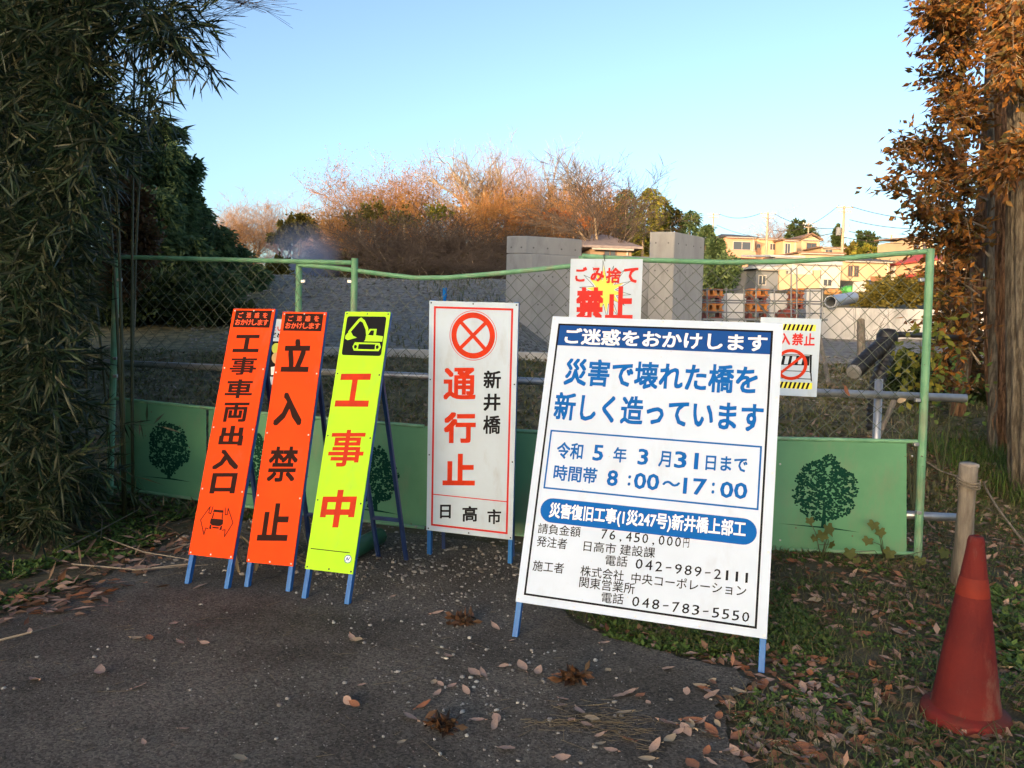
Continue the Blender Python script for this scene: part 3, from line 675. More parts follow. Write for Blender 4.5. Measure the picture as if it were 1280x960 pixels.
# ------------------------------------------------------------------ signs hung on the gate
def gate_board(name, corners, label, off, th=.004, m=M_white2):
    P4 = [gp(x, y, off) for x, y in corners]; TL, TR, BR, BL = [GP(s_, z, off) for s_, z in P4]
    w = ((TR-TL).length+(BR-BL).length)/2; h = ((TL-BL).length+(TR-BR).length)/2
    X_ = ((TR-TL)+(BR-BL)).normalized(); Y_ = ((TL-BL)+(TR-BR)); Y_ = (Y_-X_*Y_.dot(X_)).normalized(); C_ = (TL+TR+BR+BL)/4
    B = Board(w, h, corners, pose=(C_-X_*w/2-Y_*h/2, X_, Y_)); t = thing(name, B.O+X_*w/2, label, 'sign')
    part('board', MB().frame(B.O, B.X, B.Y, B.N, 0, w, 0, h, -th, 0), m, t, bevel=0)
    return B, t
Z9 = zc((620, 280), 4.8)
B, t = gate_board('hanging_sign', [(713, 323), (802.5, 324.5), (800, 452), (710, 450)], 'white sign with red characters over a yellow starburst, wired to the gate top rail', .035)
c = B.uv(*Z9(655, 400)); r_ = random.Random(3); st = []; st2 = []
for i in range(28):
    a = 2*math.pi*(i+.5)/28; R = (.155 if i % 2 else .075)*(1+r_.uniform(-.12, .12)); e = 1.15 if i % 2 else 1
    st.append((c[0]+R*.8*math.cos(a), c[1]+R*math.sin(a))); st2.append((c[0]+R*1.12*e*math.cos(a)*.85, c[1]+R*1.08*e*math.sin(a)))
cl = lambda pl_: [(min(max(x, .008), B.w-.008), min(max(y, .008), B.h-.008)) for x, y in pl_]
stroke(B, 'starburst_outline', cl(st2), .0025, M_black, t, 1, True); B.flat('starburst', [cl(st)], M_yellowp, t, 2)
Zt = Z9
for ch, cx, cy, w_, h_ in (('ご', 510, 300, 70, 88), ('み', 608, 302, 82, 84), ('捨', 705, 308, 88, 92), ('て', 808, 308, 84, 90)): B.text(ch, Zt(cx-w_/2, cy), Zt(cx+w_/2, cy), h_/4.8, M_redp, t, .035, 4)
for ch, cx, cy, w_, h_ in (('禁', 563, 478, 165, 200), ('止', 740, 475, 165, 205)): B.text(ch, Zt(cx-w_/2, cy), Zt(cx+w_/2, cy), h_/4.8, M_redp, t, .05, 4)
part('wire_tie', MB().tube([B.P(B.w*.48, B.h-.015, .004), B.P(B.w*.47, B.h+.008, .012), B.P(B.w*.46, B.h+.028, -.012), B.P(B.w*.49, B.h+.026, -.04), B.P(B.w*.5, B.h, -.03)], .0028, 6), M_rivet, t)
for px_, py_ in ((952, 398.5),): pass
B, t = gate_board('hanging_sign', [(950.5, 396), (1026, 399), (1021.5, 496), (946, 493)], 'small white sign with yellow and black striped bands above and below a barred circle', .03)
Z10 = zc((940, 395), 9.14)
for y0, y1 in ((95, 165), (755, 828)):
    va_ = B.uv(*Z10(500, y1))[1]; vb = B.uv(*Z10(500, y0))[1]; ua_, ub_ = .03, B.w-.03
    B.flat('stripe_band', [[(ua_, va_), (ub_, va_), (ub_, vb), (ua_, vb)]], M_yellowp if False else mat('stripe_yellow', (.85, .80, .06), .45), t, 1)
    st = (ub_-ua_)/11.5; B.flat('stripes', [[(ua_+i*st, va_), (ua_+i*st+st*.5, va_), (min(ua_+i*st+st*.95, ub_), vb), (ua_+i*st+st*.45, vb)] for i in range(11)], M_black, t, 2)
for ch, cx, w_ in (('立', 245, 112), ('入', 380, 115), ('禁', 520, 125), ('止', 655, 122)): B.text(ch, Z10(cx-w_/2, 262+(cx-380)*.02), Z10(cx+w_/2, 262+(cx-380)*.02), 140/9.14, M_redp, t, .035, 1)
def zq(*p): return [B.uv(*Z10(x, y)) for x, y in p]
B.flat('barrier_print', [zq((130, 430), (690, 442), (690, 450), (130, 438)), zq((200, 445), (660, 455), (655, 565), (198, 552)), zq((660, 440), (685, 442), (682, 650), (662, 648)), zq((130, 612), (660, 628), (660, 636), (130, 620)), zq((130, 695), (690, 715), (690, 724), (130, 704)), zq((668, 650), (685, 650), (690, 745), (678, 745)), zq((120, 440), (140, 440), (138, 740), (122, 740))], M_black, t, 1)
B.flat('barrier_gaps', [zq((230+i*78, 458), (275+i*78, 459), (255+i*78, 550), (212+i*78, 548)) for i in range(5)], M_white2, t, 2)
c = B.uv(*Z10(448, 553)); rr = (B.uv(*Z10(635, 553))[0]-c[0]); B.ring('ban_circle', c, rr*.80, rr, M_redo, t, 3)
stroke(B, 'ban_bar', [(c[0]-rr*.66, c[1]-rr*.62), (c[0]+rr*.68, c[1]+rr*.60)], rr*.17, M_redo, t, 4)
B, t = gate_board('hanging_sign', [(310, 397), (357, 399), (352, 482), (306, 478)], 'small poster with a yellow green helmet, half hidden between the two orange signs', .02)
B.text('ない', (337, 410.5), (356, 411), 6.5, M_redp, t, .03, 1); B.text('だめ', (337, 419), (355, 419.5), 6.5, M_black, t, .03, 1)
B.flat('backdrop_print', [[B.uv(*p) for p in ((312, 426), (355.5, 427), (353, 472), (309, 469))]], M_black, t, 1)
c = B.uv(346, 436); r1 = B.uv(352.5, 436)[0]-c[0]
B.ring('helmet_print', (c[0], c[1]), .0001, r1, mat('helmet_lime', (.45, .55, .05), .5), t, 2, 20); c2_ = B.uv(346, 448); B.ring('face_print', c2_, .0001, r1*1.05, mat('tan_print', (.55, .36, .16), .5), t, 3, 20)
B.flat('sleeve_print', [[B.uv(*p) for p in ((338, 459), (345, 458), (345, 468), (338, 469))]], M_wprint, t, 2)

# ------------------------------------------------------------------ traffic cone
cb = onz(1206, 897); cb.z = Tz(cb.x, cb.y); k = cb.y/FPX
M_cone = mat('faded_red_plastic', (.09, .010, .010), 0.8, (.16, .018, .013), 4, 12, lo=.3, hi=.7, bump=.003, bscale=60, spots=((.10, .03, .02, 1), 30, .10), spec=.25, dirt=((.22, .18, .13, 1), 8, 0.52, 0.45))
cone = thing('traffic_cone', cb, 'faded dark red traffic cone with a brighter orange band, standing in the leaves', 'traffic cone')
H = .70; part('body', MB().lathe(cb, [(.118, .03), (.117, .035), (.106, .10), (.069, .37), (.0555, .46), (.055, .464)], 40), M_cone, cone, smooth=True)
part('reflective_band', MB().lathe(cb, [(.0562, .46), (.0564, .462), (.0467, .525), (.0457, .527)], 40), mat('orange_red_band', (.22, .026, .012), .75, (.15, .019, .012), 9, spec=.25), cone, smooth=True)
part('cone_top', MB().lathe(cb, [(.0457, .524), (.030, .635), (.0285, .66), (.024, .675), (.012, .68), (.010, .65)], 32), M_cone, cone, smooth=True)
part('base', MB().lathe(cb, [(.117, .04), (.128, .034), (.144, .028), (.149, .018), (.150, -.01)], 40), mat('base_red', (.15, .013, .012), .8, (.08, .025, .018), 9, 10, spec=.25), cone, smooth=True)

# ------------------------------------------------------------------ wooden post with rope
wb = ong(1200, 735); top = at(1212, 580, wb.y*.985)
M_wood = mat('weathered_wood', (.12, .10, .08), 0.85, (.25, .22, .18), 10, 10, bump=.006, bscale=24, stretch=(3, 3, .35))
M_woodtop = mat('cut_wood', (.36, .33, .28), 0.85, (.26, .22, .18), 18, 8)
post = thing('wooden_post', wb, 'short weathered round wooden post behind the red cone with rope wound at its top', 'post')
ptsr = []; 
for i in range(9):
    f = i/8; p = wb.lerp(top, f); ptsr.append(p-Vector((0, 0, .12)) if i == 0 else p)
mb = MB(); sides = 20; mb.tube(ptsr, [.049, .048, .050, .047, .047, .048, .046, .047, .047], sides)
for i in range(len(mb.v)):
    p = Vector(mb.v[i]); a = math.atan2(p.y-wb.y, p.x-wb.x); cxy = wb.lerp(top, max(0, min(1, (p.z-wb.z)/(top.z-wb.z)))); d = p-cxy; d.z = 0; p += d*(.09*math.sin(a*5)+.07*math.sin(a*11+p.z*4)); mb.v[i] = tuple(p)
part('trunk', mb, M_wood, post, smooth=True); part('cut_top', MB().lathe(top, [(.0001, .005), (.038, .004), (.046, .001), (.0475, -.012)], 20), M_woodtop, post, smooth=True)
M_rope = mat('grey_rope', (.12, .10, .075), 0.9, (.22, .19, .145), 40, 3)
def rope_tubes(pts, r, tw=9):
    pts = [Vector(p) for p in pts]; out = []; L = 0; mb = MB()
    P = []
    for i in range(len(pts)-1):
        n_ = max(2, int((pts[i+1]-pts[i]).length/.006))
        for k_ in range(n_): P.append(pts[i].lerp(pts[i+1], k_/n_))
    P.append(pts[-1])
    for ph in (0, 2.09, 4.19):
        q = []
        for i, p in enumerate(P):
            d = (P[min(i+1, len(P)-1)]-P[max(i-1, 0)]).normalized(); x = d.cross(Vector((0, 0, 1)));
            x = x.normalized() if x.length > .1 else Vector((1, 0, 0)); y = x.cross(d); a = i*.006*2*math.pi/.035+ph
            q.append(p+x*math.cos(a)*r*.5+y*math.sin(a)*r*.5)
        mb.tube(q, r*.62, 5, False)
    return mb
def catm(pts, n=8):
    P = [Vector(p) for p in pts]; P = [P[0]*2-P[1]]+P+[P[-1]*2-P[-2]]; o = []
    for i in range(1, len(P)-2):
        for k_ in range(n):
            t_ = k_/n; a, b, c, d = P[i-1], P[i], P[i+1], P[i+2]
            o.append(.5*((2*b)+(c-a)*t_+(2*a-5*b+4*c-d)*t_*t_+(3*b-a-3*c+d)*t_**3))
    o.append(P[-2]); return o
coil = []
for i in range(50):
    a = i*.45; coil.append(top+Vector((math.cos(a)*.054, math.sin(a)*.054, -.075-.0011*i+.012*math.sin(a))))
part('rope_coil', rope_tubes(coil, .005), M_rope, post, smooth=True)
d0 = wb.y*.97
single('rope', rope_tubes(catm([GP(*gp(1152, 570, .03), .03), at(1160, 578, 4.8), at(1175, 588, 4.72), at(1192, 594, 4.66), at(1206, 598, 4.6)]), .0045), M_rope, 'sagging rope between the right gate post and the wooden post', 'rope', smooth=True)
single('rope', rope_tubes(catm([top+Vector((.06, -.03, -.09)), at(1232, 610, 4.3), at(1245, 632, 4.1), at(1262, 655, 3.95), at(1285, 682, 3.8), at(1330, 715, 3.5)]), .006), M_rope, 'twisted rope running down to the right from the wooden post', 'rope', smooth=True)

# ------------------------------------------------------------------ concrete bridge abutments
def conc(name, c1, c2): 
    m = mat(name, c1, 0.8, c2, 1.1, 12, bump=.006, bscale=14, stretch=(1, 1, .28), dirt=((.12, .115, .10, 1), 1.1, .5, .5)); return m
M_conc = conc('pale_concrete', (.31, .305, .295), (.43, .425, .41)); M_hole = mat('tie_hole_dark', (.15, .145, .14), .9)
M_conc2 = conc('white_concrete', (.50, .49, .47), (.60, .59, .57))
def abutment(x0, x1, x2, yt, yt2, yb, depth, label, step=None, length=3.2):
    # front corner edge at x1; a short face x0..x1 towards the viewer, a long face x1..x2 running back to the right
    A = at(x1, yb, depth); Lf = at(x0, yb, depth*1.005); up = Vector((0, 0, 1)); A.z = min(A.z, Tz(A.x, A.y))-.1
    zt = at(x1, yt, depth).z; d1 = Vector((Lf.x-A.x, Lf.y-A.y, 0))
    # far end of the long face: same height seen at x2,yt2
    r = ray(x2, yt2); kk = (zt-CAMH)/r.z; E = CP+r*kk; d2 = Vector((E.x-A.x, E.y-A.y, 0)); 
    if d2.length > length: pass
    t = thing('bridge_abutment', A, label, 'concrete wall'); h = zt-A.z
    def slab(o, a, b, z0, z1): return MB().add([o+up*z0, o+a+up*z0, o+a+b+up*z0, o+b+up*z0, o+up*z1, o+a+up*z1, o+a+b+up*z1, o+b+up*z1], [(0, 1, 2, 3), (7, 6, 5, 4), (0, 4, 5, 1), (1, 5, 6, 2), (2, 6, 7, 3), (3, 7, 4, 0)])
    if step:
        hs = at(x1, step, depth).z-A.z; s1 = d1*(-0.28)
        part('lower_wall', slab(A-d1*.28, d1*1.28, d2, 0, hs), M_conc, t, bevel=.02); part('parapet', slab(A, d1, d2, hs+.002, h), M_conc, t, bevel=.02)
    else: part('wall_block', slab(A, d1, d2, 0, h), M_conc, t, bevel=.02)
    n1 = Vector((d1.y, -d1.x, 0)).normalized();
    if n1.y > 0: n1 = -n1
    n2 = Vector((-d2.y, d2.x, 0)).normalized()
    if n2.dot(CP-A) < 0: n2 = -n2
    for fa, nn, nu, base in ((d1, n1, 2, A), (d2, n2, 4, A)):
        for i in range(nu):
            for j in range(4):
                z = h-.25-j*.62
                if z < .1: continue
                off = -d1*.28 if (step and fa is d2 and z < hs) else Vector((0, 0, 0))
                p = base+off+fa*((i+.5)/nu)+up*z; part('tie_hole', MB().lathe(p, [(.0001, .003), (.018, .003), (.02, 0.0)], 8, nn), M_hole, t)
    return t
abutment(630, 655, 728, 296, 299, 452, 17.0, 'stepped grey concrete abutment behind the gate, left of the starburst sign', step=318)
abutment(807, 838, 881, 291, 297, 455, 17.5, 'plain tall grey concrete abutment block, right of the starburst sign')
# low crosswall between the two
a = at(735, 318, 19.5); b = at(812, 318, 19.8); mb = MB().add([Vector((a.x, a.y, .4)), Vector((b.x, b.y, .4)), Vector((b.x, b.y+.5, .4)), Vector((a.x, a.y+.5, .4)), a, Vector((b.x, b.y, a.z)), Vector((b.x, b.y+.5, a.z)), Vector((a.x, a.y+.5, a.z))], [(0, 1, 5, 4), (1, 2, 6, 5), (2, 3, 7, 6), (3, 0, 4, 7), (4, 5, 6, 7)])
single('concrete_wall', mb, M_conc, 'low pale concrete wall linking the two abutments', 'concrete wall', bevel=.02)
# strip of concrete kerb in the field
ka = ong(340, 422); a = at(335, 421, 11.6); b = at(690, 433, 11.4); c = at(1060, 455, 11.3)
a.z = Tz(a.x, a.y)+.06; b.z = Tz(b.x, b.y)+.06; c.z = Tz(c.x, c.y)+.05
single('concrete_kerb', MB().bar(a, b, .16, .14), M_conc2, 'thin pale concrete kerb crossing the field behind the gate', 'kerb', bevel=.01)
# white retaining wall on the right
wa = at(1028, 384, 29.8); wb2 = at(1240, 386, 29.6); 
mb = MB().frame(Vector((wa.x, wa.y, 0)), Vector((1, 0, 0)), Vector((0, 1, 0)), UPV, 0, wb2.x-wa.x, 0, .35, .7, wa.z)
rw = thing('retaining_wall', Vector((wa.x, wa.y, .9)), 'long white concrete retaining wall below the weedy bank on the right', 'concrete wall')
nP = 5; Lw = wb2.x-wa.x
for i in range(nP):
    part('wall_panel', MB().frame(Vector((wa.x, wa.y, 0)), Vector((1, 0, 0)), Vector((0, 1, 0)), UPV, Lw*i/nP+.01, Lw*(i+1)/nP-.01, 0, .35, .7, wa.z-.004*(i % 2)), M_conc2, rw, bevel=.015)
# ------------------------------------------------------------------ plants: materials
def leafmat(name, cols, transl=.25, rough=.6): return mat(name, cols[0], rough, island=cols, transl=transl, spec=.25)
M_bark = mat('bare_bark', (.22, .17, .12), .9, (.32, .26, .19), 6)
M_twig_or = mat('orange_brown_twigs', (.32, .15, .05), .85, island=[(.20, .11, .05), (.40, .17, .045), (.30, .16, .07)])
M_twig_dk = mat('dark_brown_twigs', (.085, .06, .045), .9, island=[(.06, .045, .035), (.11, .08, .06), (.09, .07, .06)])
M_twig_pl = mat('pale_brown_twigs', (.28, .18, .12), .85, island=[(.24, .15, .10), (.34, .22, .15)])
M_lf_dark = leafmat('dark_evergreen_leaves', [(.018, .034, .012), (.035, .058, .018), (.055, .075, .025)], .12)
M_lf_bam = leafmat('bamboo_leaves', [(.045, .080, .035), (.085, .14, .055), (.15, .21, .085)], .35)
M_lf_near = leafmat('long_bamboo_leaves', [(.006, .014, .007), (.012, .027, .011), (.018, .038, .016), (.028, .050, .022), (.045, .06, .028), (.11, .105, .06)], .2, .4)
M_lf_olive = leafmat('olive_leaves', [(.05, .05, .012), (.11, .10, .02), (.17, .14, .03)], .25)
M_lf_yel = leafmat('yellow_green_leaves', [(.10, .13, .02), (.20, .20, .03), (.30, .26, .04)], .4)
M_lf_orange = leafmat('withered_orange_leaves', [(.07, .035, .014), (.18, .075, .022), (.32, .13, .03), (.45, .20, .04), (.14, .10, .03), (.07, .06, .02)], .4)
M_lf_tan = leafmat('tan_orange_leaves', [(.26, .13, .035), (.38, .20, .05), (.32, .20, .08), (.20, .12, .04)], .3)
M_lf_brown = leafmat('dull_brown_leaves', [(.05, .028, .014), (.11, .055, .022), (.06, .05, .02), (.16, .07, .025)], .3)
M_lf_rust = leafmat('rust_leaves', [(.22, .07, .02), (.36, .12, .03), (.42, .17, .05)], .3)
M_lf_weed = leafmat('weed_leaves', [(.035, .07, .014), (.07, .13, .028), (.12, .19, .045), (.09, .11, .03)], .25)
M_straw = leafmat('dry_straw', [(.16, .12, .07), (.25, .20, .12), (.10, .075, .045)], .15, .8)
M_litter = leafmat('leaf_litter', [(.14, .07, .035), (.26, .16, .11), (.38, .26, .20), (.24, .09, .04), (.12, .085, .055)], .15, .75)
M_blade = leafmat('grass_blades', [(.045, .065, .02), (.08, .10, .035), (.14, .125, .055), (.20, .165, .09)], .2, .7)

# ------------------------------------------------------------------ bare trees
def grow(rs, p, d, L, r, lvl, mx, segs, tips, fan):
    nsub = 3 if lvl < 3 else 2
    for i in range(nsub):
        d = (d+Vector((rs.gauss(0, .13), rs.gauss(0, .13), rs.gauss(0, .08)+.03))).normalized(); q = p+d*L/nsub; r2 = r*(.86 if lvl < mx else .6)
        segs[min(lvl, mx)].append((*p, *q, r, r2)); p = q; r = r2
        if lvl < mx and (lvl > 0 or i > 0):
            for _ in range(rs.choice((1, 2, 2)) if lvl < mx-1 else rs.choice((2, 3, 3))):
                ax = Vector((rs.gauss(0, 1), rs.gauss(0, 1), rs.gauss(0, .4))).normalized(); nd = (d+ax*fan*rs.uniform(.6, 1.2)+Vector((0, 0, .04))).normalized()
                grow(rs, p, nd, L*rs.uniform(.55, .8), r*rs.uniform(.5, .7), lvl+1, mx, segs, tips, fan)
    if lvl == mx: tips.append(p)
def bare_proto(seed, twm, H=11, fan=.75, mx=5, low=.22, tr=.22, tk=.011, leaves=None):
    rs = random.Random(seed); segs = [[] for _ in range(mx+1)]; tips = []
    p = Vector((0, 0, -.4)); top = Vector((rs.uniform(-.3, .3), 0, H*low)); segs[0].append((*p, *top, tr, tr*.8))
    for i in range(5):
        a = i*1.257+rs.uniform(-.3, .3); d = Vector((math.cos(a)*fan*.8, math.sin(a)*fan*.8, 1)).normalized()
        grow(rs, top+Vector((0, 0, rs.uniform(-.1, .12)*H*low)), d, H*rs.uniform(.30, .38), tr*.55, 1, mx, segs, tips, fan)
    zmax = float(np.percentile([q.z for q in tips], 93)); k = H/zmax
    t = bpy.data.objects.new('bare_tree', None); COL.objects.link(t)
    A = []; B_ = []
    for lv, l_ in enumerate(segs):
        for s_ in l_:
            s_ = [v*k for v in s_[:6]]+[max(s_[6], tk), max(s_[7], tk*.6)]
            (A if lv <= 1 else B_).append(s_)
    V, F = seg_mesh(A, 6); link('trunk', np_mesh('trunk', V, F), M_bark, t)
    V, F = seg_mesh(B_, 3); o = link('twigs', np_mesh('twigs', V, F), twm, t); o['kind'] = 'stuff'
    if leaves:
        lm, n_ = leaves; tp = np.array([tuple(v*k for v in q) for q in tips]); idx = rng.integers(0, len(tp), n_); P = tp[idx]+rng.normal(size=(n_, 3))*.14
        V, F = quad_leaves(P, rnd_dirs(n_), rnd_dirs(n_), .12, .09); o = link('leaves', np_mesh('leaves', V, F), lm, t); o['kind'] = 'stuff'
    return t, len(B_)
protos = {}
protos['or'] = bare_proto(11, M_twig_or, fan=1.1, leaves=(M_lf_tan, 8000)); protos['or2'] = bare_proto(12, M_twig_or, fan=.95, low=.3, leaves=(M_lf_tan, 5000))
protos['pl'] = bare_proto(13, M_twig_pl, fan=.9, low=.34, mx=5); protos['dk'] = bare_proto(14, M_twig_dk, fan=.95, low=.28, tk=.014)
protos['gn'] = bare_proto(15, M_bark, fan=.95, low=.5, tr=.32, mx=4, tk=.016)
protos['sh'] = bare_proto(16, M_twig_dk, H=5, fan=1.1, low=.06, tr=.07, tk=.011)
used = set()
def bare(kind, px, ytop, depth, label, sx=1.0, group='bare trees beyond the gravel field', rz=None):
    pr = protos[kind][0]; top = at(px, ytop, depth); g = Tz(top.x, top.y); H0 = 5 if kind == 'sh' else 11; sc = (top.z-g)/H0
    rz = rng.uniform(0, 6.28) if rz is None else rz
    if kind not in used: o = pr; used.add(kind)
    else: o = copy_tree(pr, (0, 0, 0))
    o.location = (top.x, top.y, g-.1); o.rotation_euler = (0, 0, rz); o.scale = (sc*sx, sc*sx, sc)
    tag(o, label, 'tree' if kind != 'sh' else 'shrub', group if kind != 'sh' else 'dark bare shrubs below the trees'); 
    if kind == 'sh': o.name = 'bare_shrub'
    return o
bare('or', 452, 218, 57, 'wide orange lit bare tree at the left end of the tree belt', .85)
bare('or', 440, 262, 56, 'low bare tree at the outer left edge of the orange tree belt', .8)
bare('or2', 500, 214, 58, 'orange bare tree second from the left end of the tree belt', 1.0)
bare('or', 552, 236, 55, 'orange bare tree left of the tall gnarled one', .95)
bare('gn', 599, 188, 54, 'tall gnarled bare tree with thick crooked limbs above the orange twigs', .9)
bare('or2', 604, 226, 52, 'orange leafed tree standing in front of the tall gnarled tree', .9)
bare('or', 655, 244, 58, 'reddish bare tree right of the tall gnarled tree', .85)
bare('pl', 650, 200, 64, 'thin pale tree rising behind the reddish one', .8)
bare('gn', 705, 193, 66, 'tall thin bare tree with open limbs above the left abutment', .75)
bare('or2', 700, 244, 57, 'brown bare tree right above the left abutment', 1.0)
bare('or', 735, 238, 60, 'brown tree between the abutment and the fan shaped dark tree', .8)
bare('dk', 757, 219, 44, 'dark fan shaped bare tree with a clear trunk beside the tiled house', 1.15, rz=1.0)
bare('pl', 285, 262, 85, 'pale pink bare tree leftmost in the distance', 1.2, 'distant pale trees on the left')
bare('pl', 318, 258, 90, 'pale bare tree right of the leftmost distant one', 1.3, 'distant pale trees on the left')
bare('pl', 352, 260, 95, 'pale bare tree behind the small pine', 1.3, 'distant pale trees on the left')
bare('pl', 392, 262, 90, 'pale bare tree between the small pine and the orange belt', 1.1, 'distant pale trees on the left')
bare('or', 305, 285, 62, 'low reddish bare tree left of the small pine', 1.2, 'distant pale trees on the left')
bare('pl', 392, 300, 70, 'low reddish bare tree right of the small pine', 1.3, 'distant pale trees on the left')
bare('pl', 980, 280, 150, 'small bare tree behind the gabled yellow house', 1.5, 'trees among the houses')
for i, (x, y, d) in enumerate(((455, 292, 44), (490, 276, 42), (525, 284, 46), (560, 276, 43), (595, 284, 41), (625, 290, 45), (430, 318, 48), (650, 310, 40), (475, 312, 38), (540, 308, 37), (605, 315, 36))):
    bare('sh', x, y, d, 'dark leafless shrub ' + ['furthest left but one in the thicket', 'in the thicket below the left orange tree', 'in the thicket left of its middle', 'in the middle of the thicket', 'right of the middle of the thicket', 'beside the left abutment', 'at the very left end of the thicket', 'just touching the left abutment', 'low in front, left part of the thicket', 'low in front of the middle thicket', 'low in front, right part of the thicket'][i], 1.5)

def clump_tree(name, label, cat, blobs, depth, m, n, size, trunk=True, group=None, trunkm=None, asp=.6, nclump=26, kind=None, dz=1.0, tr=.12):
    """crown of leafy clumps: blobs = (px, py, rx px, ry px) in the photograph"""
    V = []; N_ = len(blobs); C0 = [at(b[0], b[1], depth*(b[4] if len(b) > 4 else 1)) for b in blobs]
    bx_ = sum(c.x for c in C0)/N_; by_ = sum(c.y for c in C0)/N_; base = Vector((bx_, by_, Tz(bx_, by_)-.05))
    P = []; D = []
    area = sum(b[2]*b[3] for b in blobs)
    for b, c in zip(blobs, C0):
        k = c.y/FPX; rx, rz = b[2]*k, b[3]*k; ry = (rx+rz)/2*dz; nn = int(n*b[2]*b[3]/area)
        ck = rnd_dirs(nclump)*rng.uniform(.35, .95, (nclump, 1))*np.array([[rx, ry, rz]]); w = rng.integers(0, nclump, nn)
        rad = .34*min(rx, rz); off = rng.normal(size=(nn, 3))*rad*.55; q = ck[w]+off; P.append(q+np.array([[c.x, c.y, c.z]])); D.append(unit(q+.9*rnd_dirs(nn)*min(rx, rz)))
    P = np.concatenate(P); D = np.concatenate(D); ok = P[:, 2] > T(P[:, 0], P[:, 1]); P = P[ok]; D = D[ok]
    V, F = quad_leaves(P-np.array(base), D, rnd_dirs(len(P)), size*rng.uniform(.7, 1.3, len(P)), size*asp)
    if trunk:
        t = thing(name, base, label, cat, group)
        o = link('crown', np_mesh('crown', V, F), m, t); o['kind'] = 'stuff'
        mb = MB(); c = C0[0]; mb.tube([base-Vector((0, 0, .2)), base.lerp(Vector((c.x, c.y, c.z)), .5)+Vector((.1, 0, 0)), Vector((c.x, c.y, c.z))], [tr, tr*.8, tr*.4], 7)
        for c2 in C0[1:]: mb.tube([base.lerp(c, .4), c2], [tr*.5, tr*.2], 5)
        part('trunk', mb, trunkm or M_bark, t)
    else:
        t = link(name, np_mesh(name, V, F), m); t.location = base; tag(t, label, cat, group, kind)
    return t
def plume(name, label, px, ytop, ybase, wpx, depth, m, n=2600, size=.35, group=None, cat='bamboo', arch=0.0):
    top = at(px, ytop, depth); g = at(px, ybase, depth); base = Vector((top.x, top.y, Tz(top.x, top.y)-.1)); z0 = g.z; H = top.z-z0; W = wpx/2*depth/FPX
    nt = n//14; f = rng.uniform(0, 1, nt)**.8; a = rng.uniform(0, 6.28, nt); r = W*(1-f)**.95*rng.uniform(.2, 1.0, nt)+.03
    cx = np.stack([r*np.cos(a)+arch*f**2, r*np.sin(a), z0-base.z+H*f-.15*r], 1); idx = np.repeat(np.arange(nt), 14)
    d = np.stack([np.cos(a), np.sin(a), -.35+0*a], 1)[idx]; u_ = rng.uniform(0, 1, (len(idx), 1)); P = cx[idx]+d*u_*(.42*W+.12)-np.array([[0, 0, 1]])*u_**2*.22*W+rng.normal(size=(len(idx), 3))*.035*W; d = d+rng.normal(size=(len(idx), 3))*.5+np.array([[0, 0, -.3]])
    V, F = quad_leaves(P, d, rnd_dirs(len(P)), size*rng.uniform(.6, 1.3, len(P)), size*.28)
    t = thing(name, base, label, cat, group); o = link('crown', np_mesh('crown', V, F), m, t); o['kind'] = 'stuff'
    mb = MB().tube([base, base+Vector((0, 0, (top.z-base.z)*.6)), Vector((top.x+arch, top.y, top.z))], [.06*depth/30, .05*depth/30, .01], 6); part('stem', mb, M_bark, t)
    return t
# understorey that closes the tree belt
M_under = leafmat('understorey_leaves', [(.05, .04, .018), (.09, .06, .025), (.06, .065, .022), (.14, .075, .03)], .15)
for i, (x, y, rx, ry, d, m_, lb) in enumerate(((450, 300, 55, 40, 66, M_under, 'brown understorey bush low at the left of the tree belt'), (520, 290, 50, 48, 64, M_under, 'brown understorey bush behind the dark shrubs'),
    (590, 290, 45, 46, 63, M_lf_olive, 'olive bush under the tall gnarled tree'), (650, 285, 45, 42, 62, M_under, 'brown bush behind the left abutment corner'), (715, 280, 50, 42, 66, M_under, 'brown bush above the stepped abutment'),
    (770, 285, 35, 36, 62, M_lf_olive, 'olive bush behind the tiled house'), (468, 262, 16, 12, 52, M_lf_olive, 'ivy green clump high in the orange trees, left'), (545, 266, 20, 10, 50, M_lf_yel, 'yellow green clump in the middle of the orange trees'), (505, 272, 26, 12, 50, M_lf_olive, 'olive clump left of the middle of the orange trees'), (450, 275, 18, 12, 50, M_lf_olive, 'olive clump low in the leftmost orange tree'),
    (455, 335, 45, 16, 43, M_under, 'dark low bush on the ground line, left part of the thicket'), (530, 338, 50, 15, 42, M_under, 'dark low bush on the ground line, middle of the thicket'), (605, 336, 45, 16, 42, M_under, 'dark low bush on the ground line beside the left abutment'), (385, 335, 40, 14, 50, M_under, 'dark low bush on the ground line behind the smoke'))):
    clump_tree('bush', lb, 'bush', [(x, y, rx, ry), (x-rx*.5, y+ry*.6, rx*.7, ry*.5), (x+rx*.5, y+ry*.7, rx*.7, ry*.5)] if rx > 30 else [(x, y, rx, ry)], d, m_, 6500 if rx > 30 else 500, .26 if rx > 30 else .2, group='bushes inside the tree belt', nclump=34)
for x, y, lb in ((690, 268, 'small rust red leaf cluster left above the stepped abutment'), (735, 278, 'small rust red leaf cluster right above the stepped abutment'), (640, 272, 'small rust red cluster near the gnarled tree')):
    clump_tree('bush', lb, 'bush', [(x, y, 11, 7), (x+16, y+3, 8, 6)], 55, M_lf_rust, 700, .22, group='rust red clusters', nclump=10, tr=.05)
clump_tree('pine_tree', 'small dark green pine standing alone left of the smoke', 'tree', [(378, 277, 17, 9), (362, 285, 18, 9), (346, 296, 15, 8), (386, 290, 12, 9), (362, 300, 18, 10)], 58, M_lf_olive, 5200, .26, nclump=16)
